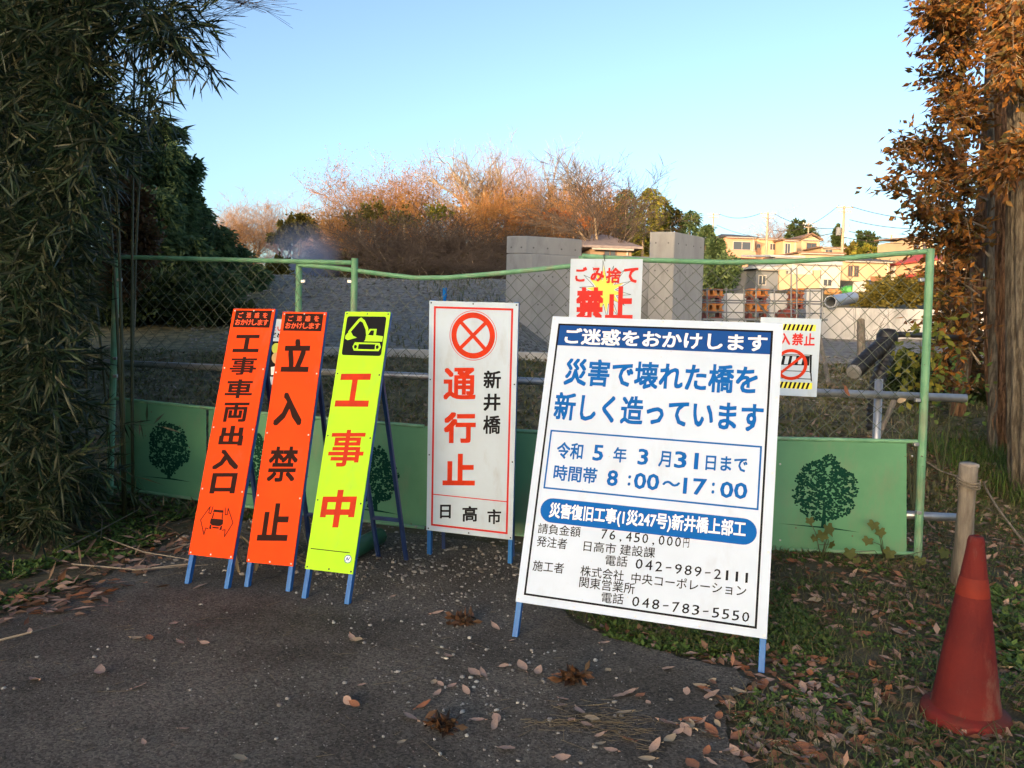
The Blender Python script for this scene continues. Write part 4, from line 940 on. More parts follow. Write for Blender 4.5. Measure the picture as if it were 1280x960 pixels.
clump_tree('shrub', 'yellowish shrub at the edge of the grove behind the gate', 'shrub', [(345, 345, 16, 18), (330, 355, 14, 14), (352, 332, 8, 10)], 26, M_lf_olive, 2600, .14, nclump=18, tr=.04)
# conifer-like bamboo right of the belt
for i, (x, yt, w, d, m_, ar, lb) in enumerate(((783, 240, 40, 60, M_lf_bam, 0, 'dark feathery bamboo just right of the fan shaped tree'), (806, 238, 44, 58, M_lf_yel, .5, 'sunlit yellow green bamboo with an arching tip'), (822, 248, 40, 62, M_lf_yel, .3, 'sunlit bamboo right of the arching one'),
    (842, 262, 44, 64, M_lf_olive, 0, 'pointed bamboo above the right abutment'), (862, 266, 34, 63, M_lf_bam, .2, 'green bamboo above the right end of the right abutment'), (882, 284, 26, 60, M_lf_bam, .2, 'green bamboo at the right edge of the right abutment'), (896, 300, 24, 52, M_lf_bam, 0, 'low dark bamboo beside the pink house'))):
    plume('bamboo', lb, x, yt-4, 345, w*1.05, d, m_, 4200, .34, 'feathery bamboo above the right abutment', arch=ar)
clump_tree('bush', 'dark bush filling the gap right of the right abutment', 'bush', [(900, 342, 22, 24)], 48, M_lf_bam, 5200, .25, nclump=30)
for x, y, r1, r2, d, m_, lb in ((1000, 285, 16, 9, 140, M_lf_dark, 'dark tree behind the gabled yellow house'), (1083, 300, 14, 9, 120, M_lf_dark, 'round dark tree right of the tallest pole'), (1046, 292, 3, 9, 115, M_lf_dark, 'slim cypress just left of the tallest pole'),
    (1085, 318, 22, 8, 105, M_lf_yel, 'pale green hedge below the round dark tree'), (1062, 312, 12, 8, 108, M_lf_olive, 'small bush at the foot of the tallest pole'), (1128, 308, 10, 6, 130, M_lf_olive, 'low bush left of the upper right house')):
    clump_tree('tree', lb, 'tree', [(x, y, r1, r2), (x-r1*.3, y+r2*.9, r1*.9, r2*.8), (x+r1*.4, y+r2*1.3, r1*.9, r2*.8)], d, m_, 2600, .5, group='trees among the houses', nclump=14)

# ------------------------------------------------------------------ houses on the far slope
def stuc(n_, c, c2=None): return mat(n_, c, .85, c2 or tuple(v*.88 for v in c), .6, 8)
M_pink = stuc('salmon_plaster', (.50, .27, .19)); M_cream = stuc('cream_plaster', (.42, .33, .22)); M_whitew = stuc('white_plaster', (.50, .48, .45)); M_greyw = stuc('grey_siding', (.15, .17, .20)); M_peach = stuc('peach_plaster', (.58, .36, .22)); M_redw = stuc('red_cladding', (.42, .09, .06))
M_roofd = mat('dark_roof_tiles', (.035, .037, .045), .7, (.07, .07, .08), 3, 6); M_roofb = mat('brown_roof_tiles', (.20, .12, .08), .8, (.13, .085, .06), 3, 6); M_roofr = mat('red_sheet_roof', (.36, .05, .04), .6, (.26, .045, .04), 3); M_roofl = mat('pale_sheet_roof', (.30, .36, .44), .5, (.24, .28, .34), 3)
M_glass = mat('window_glass', (.05, .06, .08), .12, spec=.8); M_fr = mat('window_frame', (.40, .38, .36), .5); M_frd = mat('window_frame_dark', (.12, .07, .05), .5); M_greys_ = mat('rail_grey', (.3, .3, .3), .5); M_wood2 = stuc('brown_boards', (.20, .10, .05))
def house(label, px0, px1, yb, ye, yt, depth, wall, roof, kind='eave', L=7, yaw=0.12, wins=(), over=.35, cat='house', name='house', frm=None, doors=()):
    A = at(px0, yb, depth); B = at(px1, yb, depth); w = B.x-A.x; ze = at((px0+px1)/2, ye, depth).z; zt = at((px0+px1)/2, yt, depth).z; zb = at((px0+px1)/2, yb, depth).z
    g = min(Tz(A.x, A.y), Tz(B.x, B.y), zb)-.5; O = Vector((A.x, A.y, 0)); X_ = Vector((math.cos(yaw), math.sin(yaw), 0)); Y_ = Vector((-math.sin(yaw), math.cos(yaw), 0))
    t = thing(name, Vector((A.x, A.y, zb)), label, cat, None); part('wall', MB().frame(O, X_, Y_, UPV, 0, w, 0, L, g, ze), wall, t)
    ov = over; mb = MB(); P = lambda x, y, z: O+X_*x+Y_*y+UPV*z; th = .18
    if kind == 'flat': mb.frame(O, X_, Y_, UPV, -ov, w+ov, -ov, L+ov, ze+.003, max(zt, ze+.15))
    elif kind == 'shed': mb.add([P(-ov, -ov, ze), P(w+ov, -ov, ze), P(w+ov, L+ov, zt), P(-ov, L+ov, zt), P(-ov, -ov, ze+th), P(w+ov, -ov, ze+th), P(w+ov, L+ov, zt+th), P(-ov, L+ov, zt+th)], [(3, 2, 1, 0), (4, 5, 6, 7), (0, 1, 5, 4), (1, 2, 6, 5), (2, 3, 7, 6), (3, 0, 4, 7)])
    elif kind == 'gable':                              # gable end faces the viewer
        mb.add([P(-ov, -ov, ze-.1), P(w/2, -ov, zt), P(w+ov, -ov, ze-.1), P(w+ov, L+ov, ze-.1), P(w/2, L+ov, zt), P(-ov, L+ov, ze-.1), P(-ov, -ov, ze+th), P(w/2, -ov, zt+th), P(w+ov, -ov, ze+th), P(w+ov, L+ov, ze+th), P(w/2, L+ov, zt+th), P(-ov, L+ov, ze+th)],
            [(0, 5, 4, 1), (1, 4, 3, 2), (6, 7, 10, 11), (7, 8, 9, 10), (0, 1, 7, 6), (1, 2, 8, 7), (5, 11, 10, 4), (4, 10, 9, 3), (0, 6, 11, 5), (2, 3, 9, 8)])
        part('gable_wall', MB().add([P(0, .001, ze), P(w, .001, ze), P(w/2, .001, zt-.12), P(0, L, ze), P(w, L, ze), P(w/2, L, zt-.12)], [(0, 1, 2), (4, 3, 5)]), wall, t)
    else:                                              # hipped, eave towards the viewer
        i_ = min(w*.28, L*.45); mb.add([P(-ov, -ov, ze), P(w+ov, -ov, ze), P(w+ov, L+ov, ze), P(-ov, L+ov, ze), P(-ov, -ov, ze+.12), P(w+ov, -ov, ze+.12), P(w+ov, L+ov, ze+.12), P(-ov, L+ov, ze+.12), P(i_, L/2, zt), P(w-i_, L/2, zt)], [(3, 2, 1, 0), (0, 1, 5, 4), (1, 2, 6, 5), (2, 3, 7, 6), (3, 0, 4, 7), (4, 5, 9, 8), (5, 6, 9), (6, 7, 8, 9), (7, 4, 8)])
    part('roof', mb, roof, t)
    H = ze-zb
    for u0_, u1_, v0_, v1_ in wins:
        x0, x1, z0, z1 = w*u0_, w*u1_, zb+H*v0_, zb+H*v1_; f = MB()
        for a_ in ((x0-.06, x1+.06, z0-.06, z0), (x0-.06, x1+.06, z1, z1+.06), (x0-.06, x0, z0, z1), (x1, x1+.06, z0, z1), ((x0+x1)/2-.03, (x0+x1)/2+.03, z0, z1)): f.frame(O, X_, Y_, UPV, a_[0], a_[1], -.06, -.002, a_[2], a_[3])
        fo = part('window', f, frm or M_fr, t); part('pane', MB().frame(O, X_, Y_, UPV, x0, x1, -.03, -.004, z0, z1), M_glass, fo)
    for u0_, u1_, v1_, m_ in doors: part('door', MB().frame(O, X_, Y_, UPV, w*u0_, w*u1_, -.04, -.002, zb, zb+H*v1_), m_, t)
    return t
house('salmon pink two storey house with a dark tiled roof', 905, 944, 336, 297, 288, 96, M_pink, M_roofd, L=8, wins=((.28, .85, .62, .86), (.30, .55, .08, .35)))
house('grey white narrow house wing at the left of the salmon house', 893, 905, 338, 300, 291, 100, M_greyw, M_roofd, L=6, wins=((.1, .9, .55, .8),))
house('peach house with brown roof between two poles', 945, 980, 328, 299, 293, 100, M_peach, M_roofb, L=7, wins=((.5, .68, .55, .8), (.02, .12, .62, .76)))
house('low peach house with a shaded porch beside the gabled house', 978, 996, 326, 301, 296, 98, M_peach, M_roofb, L=5, wins=((.15, .5, .2, .85),))
house('yellow lit gabled house with a brown roof', 1001, 1025, 322, 300, 293, 104, M_cream, M_roofb, 'gable', L=9, wins=((.3, .8, .45, .8),), frm=M_frd)
house('low cream house with long brown roof right of the gabled house', 1026, 1055, 322, 310, 305, 100, M_cream, M_roofb, L=6, wins=((.2, .5, .3, .8),))
house('long beige flat roofed building right behind the gate top rail', 998, 1055, 334, 317, 315, 84, M_cream, M_roofb, 'flat', L=8, over=.3, wins=((.25, .7, .3, .7),))
house('blue grey lean to with a pale sheet roof', 966, 997, 336, 322, 314, 78, M_greyw, M_roofl, 'shed', L=6, over=.6)
house('grey blue barn behind the orange steel stacks', 944, 986, 364, 337, 333, 62, M_greyw, M_roofl, 'shed', L=6, over=.5, wins=((.1, .3, .3, .7),))
house('white shaded house with dark windows behind the yellow wall', 988, 1053, 368, 330, 326, 66, M_whitew, M_roofl, 'flat', L=8, over=.1, wins=((.66, .82, .3, .5), (.55, .60, .5, .8)))
house('cream bungalow with a long dark roof and two brown windows', 1052, 1115, 358, 327, 316, 76, M_cream, M_roofd, L=8, wins=((.13, .2, .4, .8), (.26, .33, .4, .8)), frm=M_frd, doors=((.60, .94, .42, M_wood2),))
house('small white shed right of the cream bungalow', 1118, 1132, 350, 330, 326, 78, M_whitew, M_roofb, 'flat', L=4, wins=((.4, .7, .3, .7),))
house('peach building partly behind the right gate post', 1130, 1165, 362, 330, 322, 80, M_peach, M_roofb, 'shed', L=7)
house('tall yellow house on the crest near the right gate post', 1137, 1168, 325, 299, 294, 96, M_cream, M_roofb, 'shed', L=7, wins=((.15, .35, .35, .8), (.55, .7, .5, .8)), frm=M_frd)
house('house with a red sheet roof right of the gate post', 1168, 1214, 350, 326, 312, 72, M_peach, M_roofr, L=7, wins=((.5, .8, .3, .9),))
house('red clad shed below the red roofed house', 1166, 1196, 366, 344, 340, 66, M_redw, M_roofr, 'flat', L=4)
house('house with a low brown roof on the skyline left of the crest house', 1107, 1128, 322, 312, 309, 110, M_peach, M_roofb, L=6)
house('old tiled farmhouse seen between the two abutments', 737, 790, 340, 311, 285, 42, stuc('aged_plaster', (.34, .24, .16)), mat('old_tiles', (.16, .14, .15), .8, (.25, .21, .21), 3, 8), L=6, over=.5, wins=((.35, .6, .6, .95),), frm=M_frd)
for hs in [o for o in list(bpy.data.objects) if o.get('category') == 'house']:
    wl_ = [c for c in hs.children if c.name.startswith('wall')][0]; bb = [v.co for v in wl_.data.vertices]; x0 = min(v.x for v in bb); x1 = max(v.x for v in bb); zt = max(v.z for v in bb); y0 = bb[0].y
    for v in bb:
        if abs(v.x-x0) < 1e-4: y0 = min(y0, v.y)
    O = bb[1]; fr_ = sorted([v for v in bb if abs(v.z-zt) < 1e-4], key=lambda v: v.y)[:2]; a_, b_ = sorted(fr_, key=lambda v: v.x); B0 = BASEOF(hs); a_ = a_+B0; b_ = b_+B0; d = (b_-a_).normalized(); n_ = Vector((d.y, -d.x, 0))
    part('gutter', MB().tube([a_+n_*.42-Vector((0, 0, .06)), b_+n_*.42-Vector((0, 0, .06))], .06, 6), M_fr, hs)
    part('downpipe', MB().tube([b_-d*.25+n_*.07, b_-d*.25+n_*.07-Vector((0, 0, 5))], .05, 6), M_fr, hs)
    if (b_-a_).length > 2.5 and 'two storey' in hs['label']:
        part('balcony', MB().frame(a_, d, -n_, UPV, .3, (b_-a_).length-.2, -.9, -.02, -2.6, -1.75), M_pink, hs); part('balcony_rail', MB().tube([a_+n_*.9+d*.3-Vector((0, 0, 1.6)), b_+n_*.9-d*.2-Vector((0, 0, 1.6))], .04, 6), M_greys_, hs)
# yellow site wall and other far pieces
mb = MB(); O = at(973, 372, 50); w = at(1024, 372, 50).x-O.x; z1 = at(1000, 343, 50).z
sw = thing('site_wall', O, 'sunlit plain yellow wall with raised ends behind the scaffold rails', 'wall')
part('wall_panel', MB().frame(Vector((O.x, O.y, 0)), Vector((1, 0, 0)), Vector((0, 1, 0)), UPV, 0, w, 0, .25, O.z-1.2, z1), M_cream, sw)
for u in (0, w-.42): part('raised_end', MB().frame(Vector((O.x+u, O.y, 0)), Vector((1, 0, 0)), Vector((0, 1, 0)), UPV, 0, .42, .002, .248, z1+.002, z1+.28), M_cream, sw)
# weedy bank over the retaining wall
clump_tree('scrub', 'mounded brown green scrub on the bank above the white retaining wall', 'scrub', [(1150, 362, 70, 18), (1110, 372, 50, 10), (1200, 370, 60, 16), (1085, 378, 30, 5)], 36, M_lf_olive, 16000, .17, trunk=False, kind='stuff', nclump=90)

# ------------------------------------------------------------------ utility poles and wires
M_pole = mat('concrete_pole', (.28, .22, .17), .8, (.36, .29, .22), 2)
M_cable = mat('cable_black', (.03, .03, .032), .6)
tops = []
for px, yt, yb, d, r_, lb in ((892, 266, 300, 120, .13, 'leftmost utility pole, beside the salmon house'), (960, 265, 338, 95, .15, 'utility pole in front of the peach house'), (1055.5, 257, 330, 88, .17, 'tallest utility pole with crossarms and a transformer'), (1011, 278, 300, 115, .12, 'thin short pole behind the gabled yellow house'), (1114.5, 293, 312, 170, .2, 'faint distant pole on the skyline right of the round tree')):
    p = at(px, yt, d); g = Tz(p.x, p.y); t = thing('utility_pole', Vector((p.x, p.y, g)), lb, 'utility pole'); part('pole', MB().tube([Vector((p.x, p.y, g-.2)), Vector((p.x, p.y, p.z))], [r_*1.15, r_*.8], 10), M_pole, t, smooth=True)
    for dz_, L_ in ((.25, 1.9), (.75, 1.5)):
        part('crossarm', MB().box((p.x, p.y-.15, p.z-dz_), (L_, .1, .1)), M_pole, t)
        for u in (-.9, -.45, .45, .9): part('insulator', MB().lathe((p.x+u*L_/2, p.y-.15, p.z-dz_+.05), [(.05, 0), (.07, .06), (.04, .12), (.0001, .16)], 8), M_whitew, t)
    if d == 88: part('transformer', MB().lathe((p.x-.55, p.y-.1, p.z-3.4), [(.0001, 0), (.28, 0), (.3, .1), (.3, .8), (.27, .9), (.0001, .92)], 14), M_greyw, t); part('bracket', MB().box((p.x-.25, p.y-.1, p.z-3.0), (.5, .08, .08)), M_pole, t)
    tops.append((p, d))
def cable(a, b, sag, label, r_=.034):
    pts = [a.lerp(b, i/14)-Vector((0, 0, sag*4*(i/14)*(1-i/14))) for i in range(15)]
    single('power_line', MB().tube(pts, r_, 4, False), M_cable, label, 'power line', 'power lines between the poles')
p0, p1, p2, p3, p4 = [q[0] for q in tops]; off = lambda p, dx, dz_: p+Vector((dx, -.15, dz_))
RT = at(1300, 262, 70)
for a, b, s_, lb in ((off(p0, .7, -.1), off(p1, -.7, -.1), .7, 'power line from the leftmost pole to the next'), (off(p0, .5, -1.9), off(p2, -.5, -3.0), 1.4, 'long low power line from the leftmost pole to the tallest'), (off(p1, .7, -.2), off(p2, -.7, -2.6), .6, 'lower power line from the second pole to the tallest'),
    (off(p1, .6, -2.2), off(p2, -.7, .0), 1.1, 'rising power line from the second pole to the top of the tallest'), (off(p2, .7, -.1), at(1300, 250, 72), 1.6, 'highest power line leading right from the tallest pole'), (off(p2, .6, -1.6), at(1300, 262, 72), 1.4, 'second power line leading right from the tallest pole'), (off(p2, .6, -2.9), at(1300, 275, 74), 1.5, 'lowest power line leading right from the tallest pole'), (off(p2, .0, -3.6), at(1300, 282, 74), 1.2, 'telephone cable leading right from the tallest pole')):
    cable(a, b, s_, lb)

# ------------------------------------------------------------------ bridge works behind the gate on the right
M_steelo = mat('orange_steel', (.60, .22, .03), .55, (.36, .11, .02), 5, 8); M_steelr = mat('rust_red_steel', (.26, .05, .025), .6, (.16, .035, .02), 6, 8); M_greys = mat('grey_steel', (.20, .21, .22), .45, metal=.6)
for x0, x1, y0, y1, d, lb in ((881, 905, 361, 398, 22, 'stack of orange steel beams next to the right abutment'), (935, 961, 361, 398, 22, 'stack of orange steel beams in the middle of the pale concrete beams'), (989, 1006, 361, 386, 24, 'smaller orange beam stack in front of the yellow wall')):
    A = at(x0, y1, d); B_ = at(x1, y0, d); w = B_.x-A.x; h = B_.z-A.z; t = thing('beam_stack', A, lb, 'steel beams'); n_ = 4; hh = h/n_; Oo = Vector((A.x, A.y, 0)); X_, Y_ = Vector((1, 0, 0)), Vector((0, 1, 0))
    for i in range(n_):
        z = A.z+hh*i; mm = M_steelo if i % 2 else M_steelr; mb = MB(); a_, b_ = (0, w) if i != 2 else (w*.05, w*.95)
        mb.frame(Oo, X_, Y_, UPV, a_, b_, 0, .5, z+.004, z+hh*.18).frame(Oo, X_, Y_, UPV, a_, b_, 0, .5, z+hh*.78, z+hh*.97).frame(Oo, X_, Y_, UPV, a_+.04, a_+.12, .02, .48, z+hh*.182, z+hh*.778).frame(Oo, X_, Y_, UPV, b_-.12, b_-.04, .02, .48, z+hh*.182, z+hh*.778)
        if i % 2: mb.frame(Oo, X_, Y_, UPV, w*.4, w*.6, .02, .48, z+hh*.182, z+hh*.778)
        part('beam', mb, mm, t)
for x0, x1, y0, y1, d, lb in ((906, 934, 367, 386, 25, 'pale concrete beam end between the two larger orange stacks'), (962, 988, 367, 386, 25, 'pale concrete beam end right of the middle orange stack'), (1007, 1026, 362, 392, 26, 'pale concrete beam end beside the small orange stack')):
    A = at(x0, y1, d); B_ = at(x1, y0, d); single('concrete_beam', MB().frame(Vector((A.x, A.y, 0)), Vector((1, 0, 0)), Vector((.15, 1, 0)).normalized(), UPV, 0, B_.x-A.x, 0, 3, Tz(A.x, A.y)-.05, B_.z), M_conc2, lb, 'concrete beam', base=A, bevel=.02)
sc = thing('scaffold_rail', at(950, 400, 20.5), 'thin grey scaffold railing in front of the orange beam stacks', 'scaffold')
for y in (362, 375, 378, 390): part('rail', MB().tube([at(876, y, 20.5), at(1030, y+2, 20.5)], .018, 6), M_greys, sc)
for x in (884, 908, 930, 945, 968, 989, 996, 1012, 1028): part('upright', MB().tube([at(x, 335 if x in (989, 996) else 360, 20.5), at(x, 402, 20.5)], .02, 6), M_greys, sc)
part('brace', MB().tube([at(938, 368, 20.45), at(966, 402, 20.45)], .016, 6), M_greys, sc); part('platform', MB().bar(at(876, 399, 20.7), at(1030, 400, 20.7), .5, .05), M_greys, sc)
bx2 = at(985, 398, 20.9); single('red_box', MB().frame(Vector((bx2.x, bx2.y, bx2.z)), Vector((1, 0, 0)), Vector((0, 1, 0)), UPV, -.28, .28, 0, .3, 0, .15).lathe(bx2+Vector((0, .15, .15)), [(.25, 0), (.2, .08), (.0001, .1)], 12), M_steelr, 'small dark red tool box on the scaffold deck', 'tool box', base=bx2)
M_stpipe = mat('dull_steel_pipe', (.32, .35, .38), .45, (.42, .44, .46), 4, metal=.5)
a = at(1038, 377, 29.3); b = at(1066, 372, 31.5); d = (b-a).normalized(); L_ = (b-a).length
single('drain_pipe', MB().lathe(a, [(.20, .3), (.19, 0), (.23, 0), (.235, .05), (.235, L_), (.19, L_), (.19, .3)], 20, d), M_stpipe, 'wide hollow grey drain pipe lying on top of the retaining wall', 'pipe', base=a, smooth=False)
for px, py, rx, ry, lb, c_ in ((1061, 363, 9, 6, 'crumpled bright green tarpaulin beside the white panels', (.07, .34, .08)), (1041, 366, 9, 5, 'heap of tawny dry grass left of the green tarpaulin', (.42, .25, .10))):
    p = at(px, py, 40); mb = MB(); bmx = bmesh.new(); bmesh.ops.create_icosphere(bmx, subdivisions=4, radius=1); k = 40/FPX
    for v in bmx.verts:
        n_ = 1+.35*mnoise.noise(v.co*2.3+Vector((px, 0, 0)))+.15*mnoise.noise(v.co*7); v.co = Vector((v.co.x*rx*k*n_, v.co.y*.6*n_, max(v.co.z, -.6)*ry*k*n_))
    me = bpy.data.meshes.new('t'); bmx.to_mesh(me); bmx.free(); o = link('tarpaulin' if c_[1] > .3 else 'hay_heap', me, mat('tarp' if c_[1] > .3 else 'hay', c_, .6, tuple(v*.6 for v in c_), 4), smooth=c_[1] > .3); o.location = p; tag(o, lb, 'tarpaulin' if c_[1] > .3 else 'hay')
O = at(1067, 366, 39); pt = thing('panel_stack', O, 'leaning white panels with a blue edged end, right of the green tarpaulin', 'panels'); k = 39/FPX
for i in range(3): part('panel', MB().frame(O+Vector((i*.03, .1*i, 0)), Vector((1, .25, .12)).normalized(), Vector((-.2, 1, .3)).normalized(), UPV, 0, 18*k, 0, .06, 0, (13-i)*k), M_whitew, pt)
part('end_panel', MB().frame(O+Vector((19.5*k, .1, .05)), Vector((1, .6, 0)).normalized(), Vector((-.2, 1, .3)).normalized(), UPV, 0, 4*k, 0, .05, 0, 15*k), M_bluep, pt); part('end_label', MB().frame(O+Vector((24*k, .3, .02)), Vector((1, .6, 0)).normalized(), Vector((-.2, 1, .3)).normalized(), UPV, 0, 3*k, 0, .05, 0, 8*k), M_redw, pt)
# black ribbed hoses, stakes and twig shrub just beyond the mesh
M_hose = mat('black_rubber', (.012, .012, .013), .45, (.03, .03, .032), 9)
def hose(mb, pts, r_, rib=.035):
    pts = catm(pts, 6); L = 0; prof = []; P2 = []
    for i in range(len(pts)-1):
        n_ = max(1, int((pts[i+1]-pts[i]).length/(rib/3)))
        for k_ in range(n_): P2.append(pts[i].lerp(pts[i+1], k_/n_))
    mb.tube(P2, [r_*(1+.14*math.sin(i*2*math.pi/3)) for i in range(len(P2))], 12); return mb
hp = thing('black_hose', at(1100, 440, 6.4), 'thick black ribbed hose with an elbow behind the mesh, left of the right post', 'hose')
part('hose_arm', hose(MB(), [at(1068, 464, 6.2), at(1082, 450, 6.3), at(1098, 436, 6.4), at(1110, 424, 6.5)], .062), M_hose, hp, smooth=True)
part('hose_leg', hose(MB(), [at(1111, 426, 6.5), at(1107, 450, 6.45), at(1099, 472, 6.4), at(1094, 500, 6.4), at(1092, 540, 6.4)], .058), M_hose, hp, smooth=True)
part('side_pipe', MB().tube([at(1106, 421, 6.5), at(1125, 418, 6.6), at(1150, 419, 6.8), at(1225, 424, 7.4)], .026, 10), M_hose, hp, smooth=True)
part('elbow', MB().lathe(at(1109, 422, 6.5), [(.0001, -.08), (.07, -.07), (.085, -.02), (.085, .03), (.06, .07), (.0001, .08)], 14), M_hose, hp, smooth=True)
d = (at(1068, 464, 6.2)-at(1082, 450, 6.3)).normalized(); part('end_cap', MB().lathe(at(1068, 464, 6.2), [(.0001, .03), (.055, .028), (.06, .0)], 14, d), mat('grey_cap', (.28, .27, .25), .8, (.2, .2, .19), 20), hp)
for a_, b_, r_, lb in (((1076, 400, 8.5), (1077, 455, 8.3), .045, 'upright brown wooden stake standing in front of the white wall'), ((1024, 418, 6.6), (1036, 480, 6.2), .018, 'thin slanting stick right of the striped sign'), ((1092, 560, 5.6), (1118, 500, 5.6), .02, 'crooked pale stick behind the mesh under the level pipe')):
    single('wooden_stake', MB().tube([at(*b_), at(*a_)], [r_, r_*.9], 8), M_wood, lb, 'stake')
rs = random.Random(77); sg = []; bq = ong(1092, 460); 
for _ in range(9):
    p = bq.copy(); d = Vector((rs.gauss(0, .35), rs.gauss(0, .3), 1)).normalized(); L_ = rs.uniform(.10, .17)
    for k_ in range(6):
        q = p+d*L_; sg.append((*p, *q, .005-.0006*k_, .0045-.0006*k_)); p = q; d = (d+Vector((rs.gauss(0, .3), rs.gauss(0, .3), rs.gauss(0, .15)))).normalized()
        if k_ > 1:
            e = p+(d+Vector((rs.gauss(0, .8), rs.gauss(0, .8), 0))).normalized()*L_*.8; sg.append((*p, *e, .003, .0015))
V, F = seg_mesh(sg, 4); o = link('bare_shrub', np_mesh('bare_shrub', V-np.array(bq), F), M_twig_dk); o.location = bq; tag(o, 'thin leafless shrub in front of the white retaining wall', 'shrub')

# ------------------------------------------------------------------ near bamboo on the left
def spray_leaves(C, n_each, L, W, drift, spread=.55, droop=.35):
    n = len(C); ax = unit(np.array(drift)[None]+rng.normal(size=(n, 3))*.95); k = np.repeat(np.arange(n), n_each)
    tpos = rng.uniform(0, .28, len(k))[:, None]; P = C[k]+ax[k]*tpos+np.array([[0, 0, -1]])*tpos**2*1.1
    D = unit(ax[k]*.9+rng.normal(size=(len(k), 3))*spread+np.array([[0, 0, -.38]])); 
    V, F = leaf_mesh(P, D, rnd_dirs(len(k)), L*rng.uniform(.55, 1.25, len(k)), W*rng.uniform(.7, 1.2, len(k)), .2, droop*L*.8)
    E = C+ax*.28; E[:, 2] -= .28**2*1.1; mid = C+ax*.14; mid[:, 2] -= .14**2*1.1
    segs = np.concatenate([np.concatenate([C, mid, np.full((n, 1), .0022), np.full((n, 1), .0018)], 1), np.concatenate([mid, E, np.full((n, 1), .0018), np.full((n, 1), .001)], 1)])
    return V, F, segs
bnd = [(-120, 125), (0, 106), (30, 116), (60, 108), (100, 98), (130, 116), (160, 148), (200, 124), (240, 98), (300, 92), (350, 76), (400, 70), (450, 78), (500, 72), (550, 80), (600, 86), (640, 74), (690, 25), (740, -20)]
bxs = lambda y: np.interp(y, [b[0] for b in bnd], [b[1] for b in bnd])
clumps = [(-2.9, 5.4), (-3.25, 4.9), (-3.7, 5.2), (-3.9, 4.4), (-3.3, 6.1), (-4.3, 5.6), (-4.9, 4.9), (-4.2, 6.8), (-5.4, 6.2)]
labs = ['bamboo clump whose long drooping leaves reach over the left gate post', 'bamboo clump nearest the viewer at the left edge, hanging over the road side', 'dark bamboo clump second from the gate post', 'bamboo clump low at the left margin with straw coloured leaves', 'bamboo clump just behind the left gate post', 'dense dark bamboo clump behind the front ones', 'bamboo clump at the far left margin of the picture', 'bamboo clump in the back row behind the gate line', 'bamboo clump deepest in the dark left corner']
CC = []
n = 5600; 
py = rng.uniform(-330, 700, n*3); px = rng.uniform(-260, 215, n*3); ok = px < bxs(py)-rng.uniform(0, 12, n*3); px = px[ok][:n]; py = py[ok][:n]
edge = rng.uniform(0, 1, len(px)) < .35; px[edge] = np.maximum(bxs(py[edge])-np.abs(rng.normal(size=edge.sum()))*32, px[edge])
dep = rng.uniform(4.5, 7.2, len(px)); dep = np.where(px > bxs(py)-30, rng.uniform(4.6, 5.7, len(px)), dep)
for x, y, d in zip(px, py, dep): CC.append(tuple(at(x, y, d)))
for x, y, d, k_ in ((175, 8, 4.9, 14), (190, 18, 4.9, 14), (205, 30, 5.0, 16), (216, 38, 5.0, 12), (228, 22, 5.05, 9), (222, 60, 5.0, 6), (185, 40, 5.0, 10), (160, 20, 5, 12), (200, 12, 5.1, 10), (170, 118, 5, 10), (188, 140, 5.0, 8), (180, 150, 5.1, 8), (128, 560, 5.2, 4), (140, 530, 5.2, 4), (120, 590, 5.1, 4)):
    for _ in range(k_): p = at(x+rng.normal()*9, y+rng.normal()*7, d+rng.normal()*.12); CC.append(tuple(p))
CC = np.array(CC); CC = CC[CC[:, 2] > T(CC[:, 0], CC[:, 1])+.05]
own = np.argmin(np.stack([(CC[:, 0]-c[0])**2+(CC[:, 1]-c[1])**2 for c in clumps]), 0)
M_culm = mat('bamboo_culm', (.04, .05, .02), .5, (.07, .075, .03), 3)
for i, (cx, cy) in enumerate(clumps):
    base = Vector((cx, cy, Tz(cx, cy)-.03)); t = thing('bamboo', base, labs[i], 'bamboo', 'bamboo clumps crowding the left side')
    C = CC[own == i]
    if len(C):
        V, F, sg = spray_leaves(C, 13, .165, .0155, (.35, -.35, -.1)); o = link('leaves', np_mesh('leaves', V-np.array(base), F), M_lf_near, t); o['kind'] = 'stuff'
        V, F = seg_mesh(sg, 3); o = link('twigs', np_mesh('twigs', V-np.array(base), F), M_culm, t); o['kind'] = 'stuff'
    for k_ in range(4):
        a = rng.uniform(0, 6.28); r0 = rng.uniform(0, .3); b0_ = base+Vector((math.cos(a)*r0, math.sin(a)*r0, 0)); lean = Vector((rng.uniform(-.5, .35), rng.uniform(-.4, .4), 0)); H = rng.uniform(3.6, 5.4); pts = [b0_+lean*(f**2)+Vector((0, 0, H*f)) for f in np.linspace(0, 1, 9)]
        part('culm', MB().tube(pts, [.013*(1-.7*f) for f in np.linspace(0, 1, 9)], 7), M_culm, t, smooth=True)
# dark inner mass of the thicket, further back
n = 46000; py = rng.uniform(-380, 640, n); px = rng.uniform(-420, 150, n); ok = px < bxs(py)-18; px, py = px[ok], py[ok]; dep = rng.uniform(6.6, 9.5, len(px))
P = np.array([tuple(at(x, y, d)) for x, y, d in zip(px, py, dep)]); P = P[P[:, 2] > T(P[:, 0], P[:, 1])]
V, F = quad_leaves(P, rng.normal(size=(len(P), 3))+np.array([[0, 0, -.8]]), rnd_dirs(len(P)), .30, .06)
o = link('thicket', np_mesh('thicket', V, F), M_lf_dark); tag(o, 'dark tangled undergrowth filling the left side behind the bamboo', 'undergrowth', None, 'stuff')
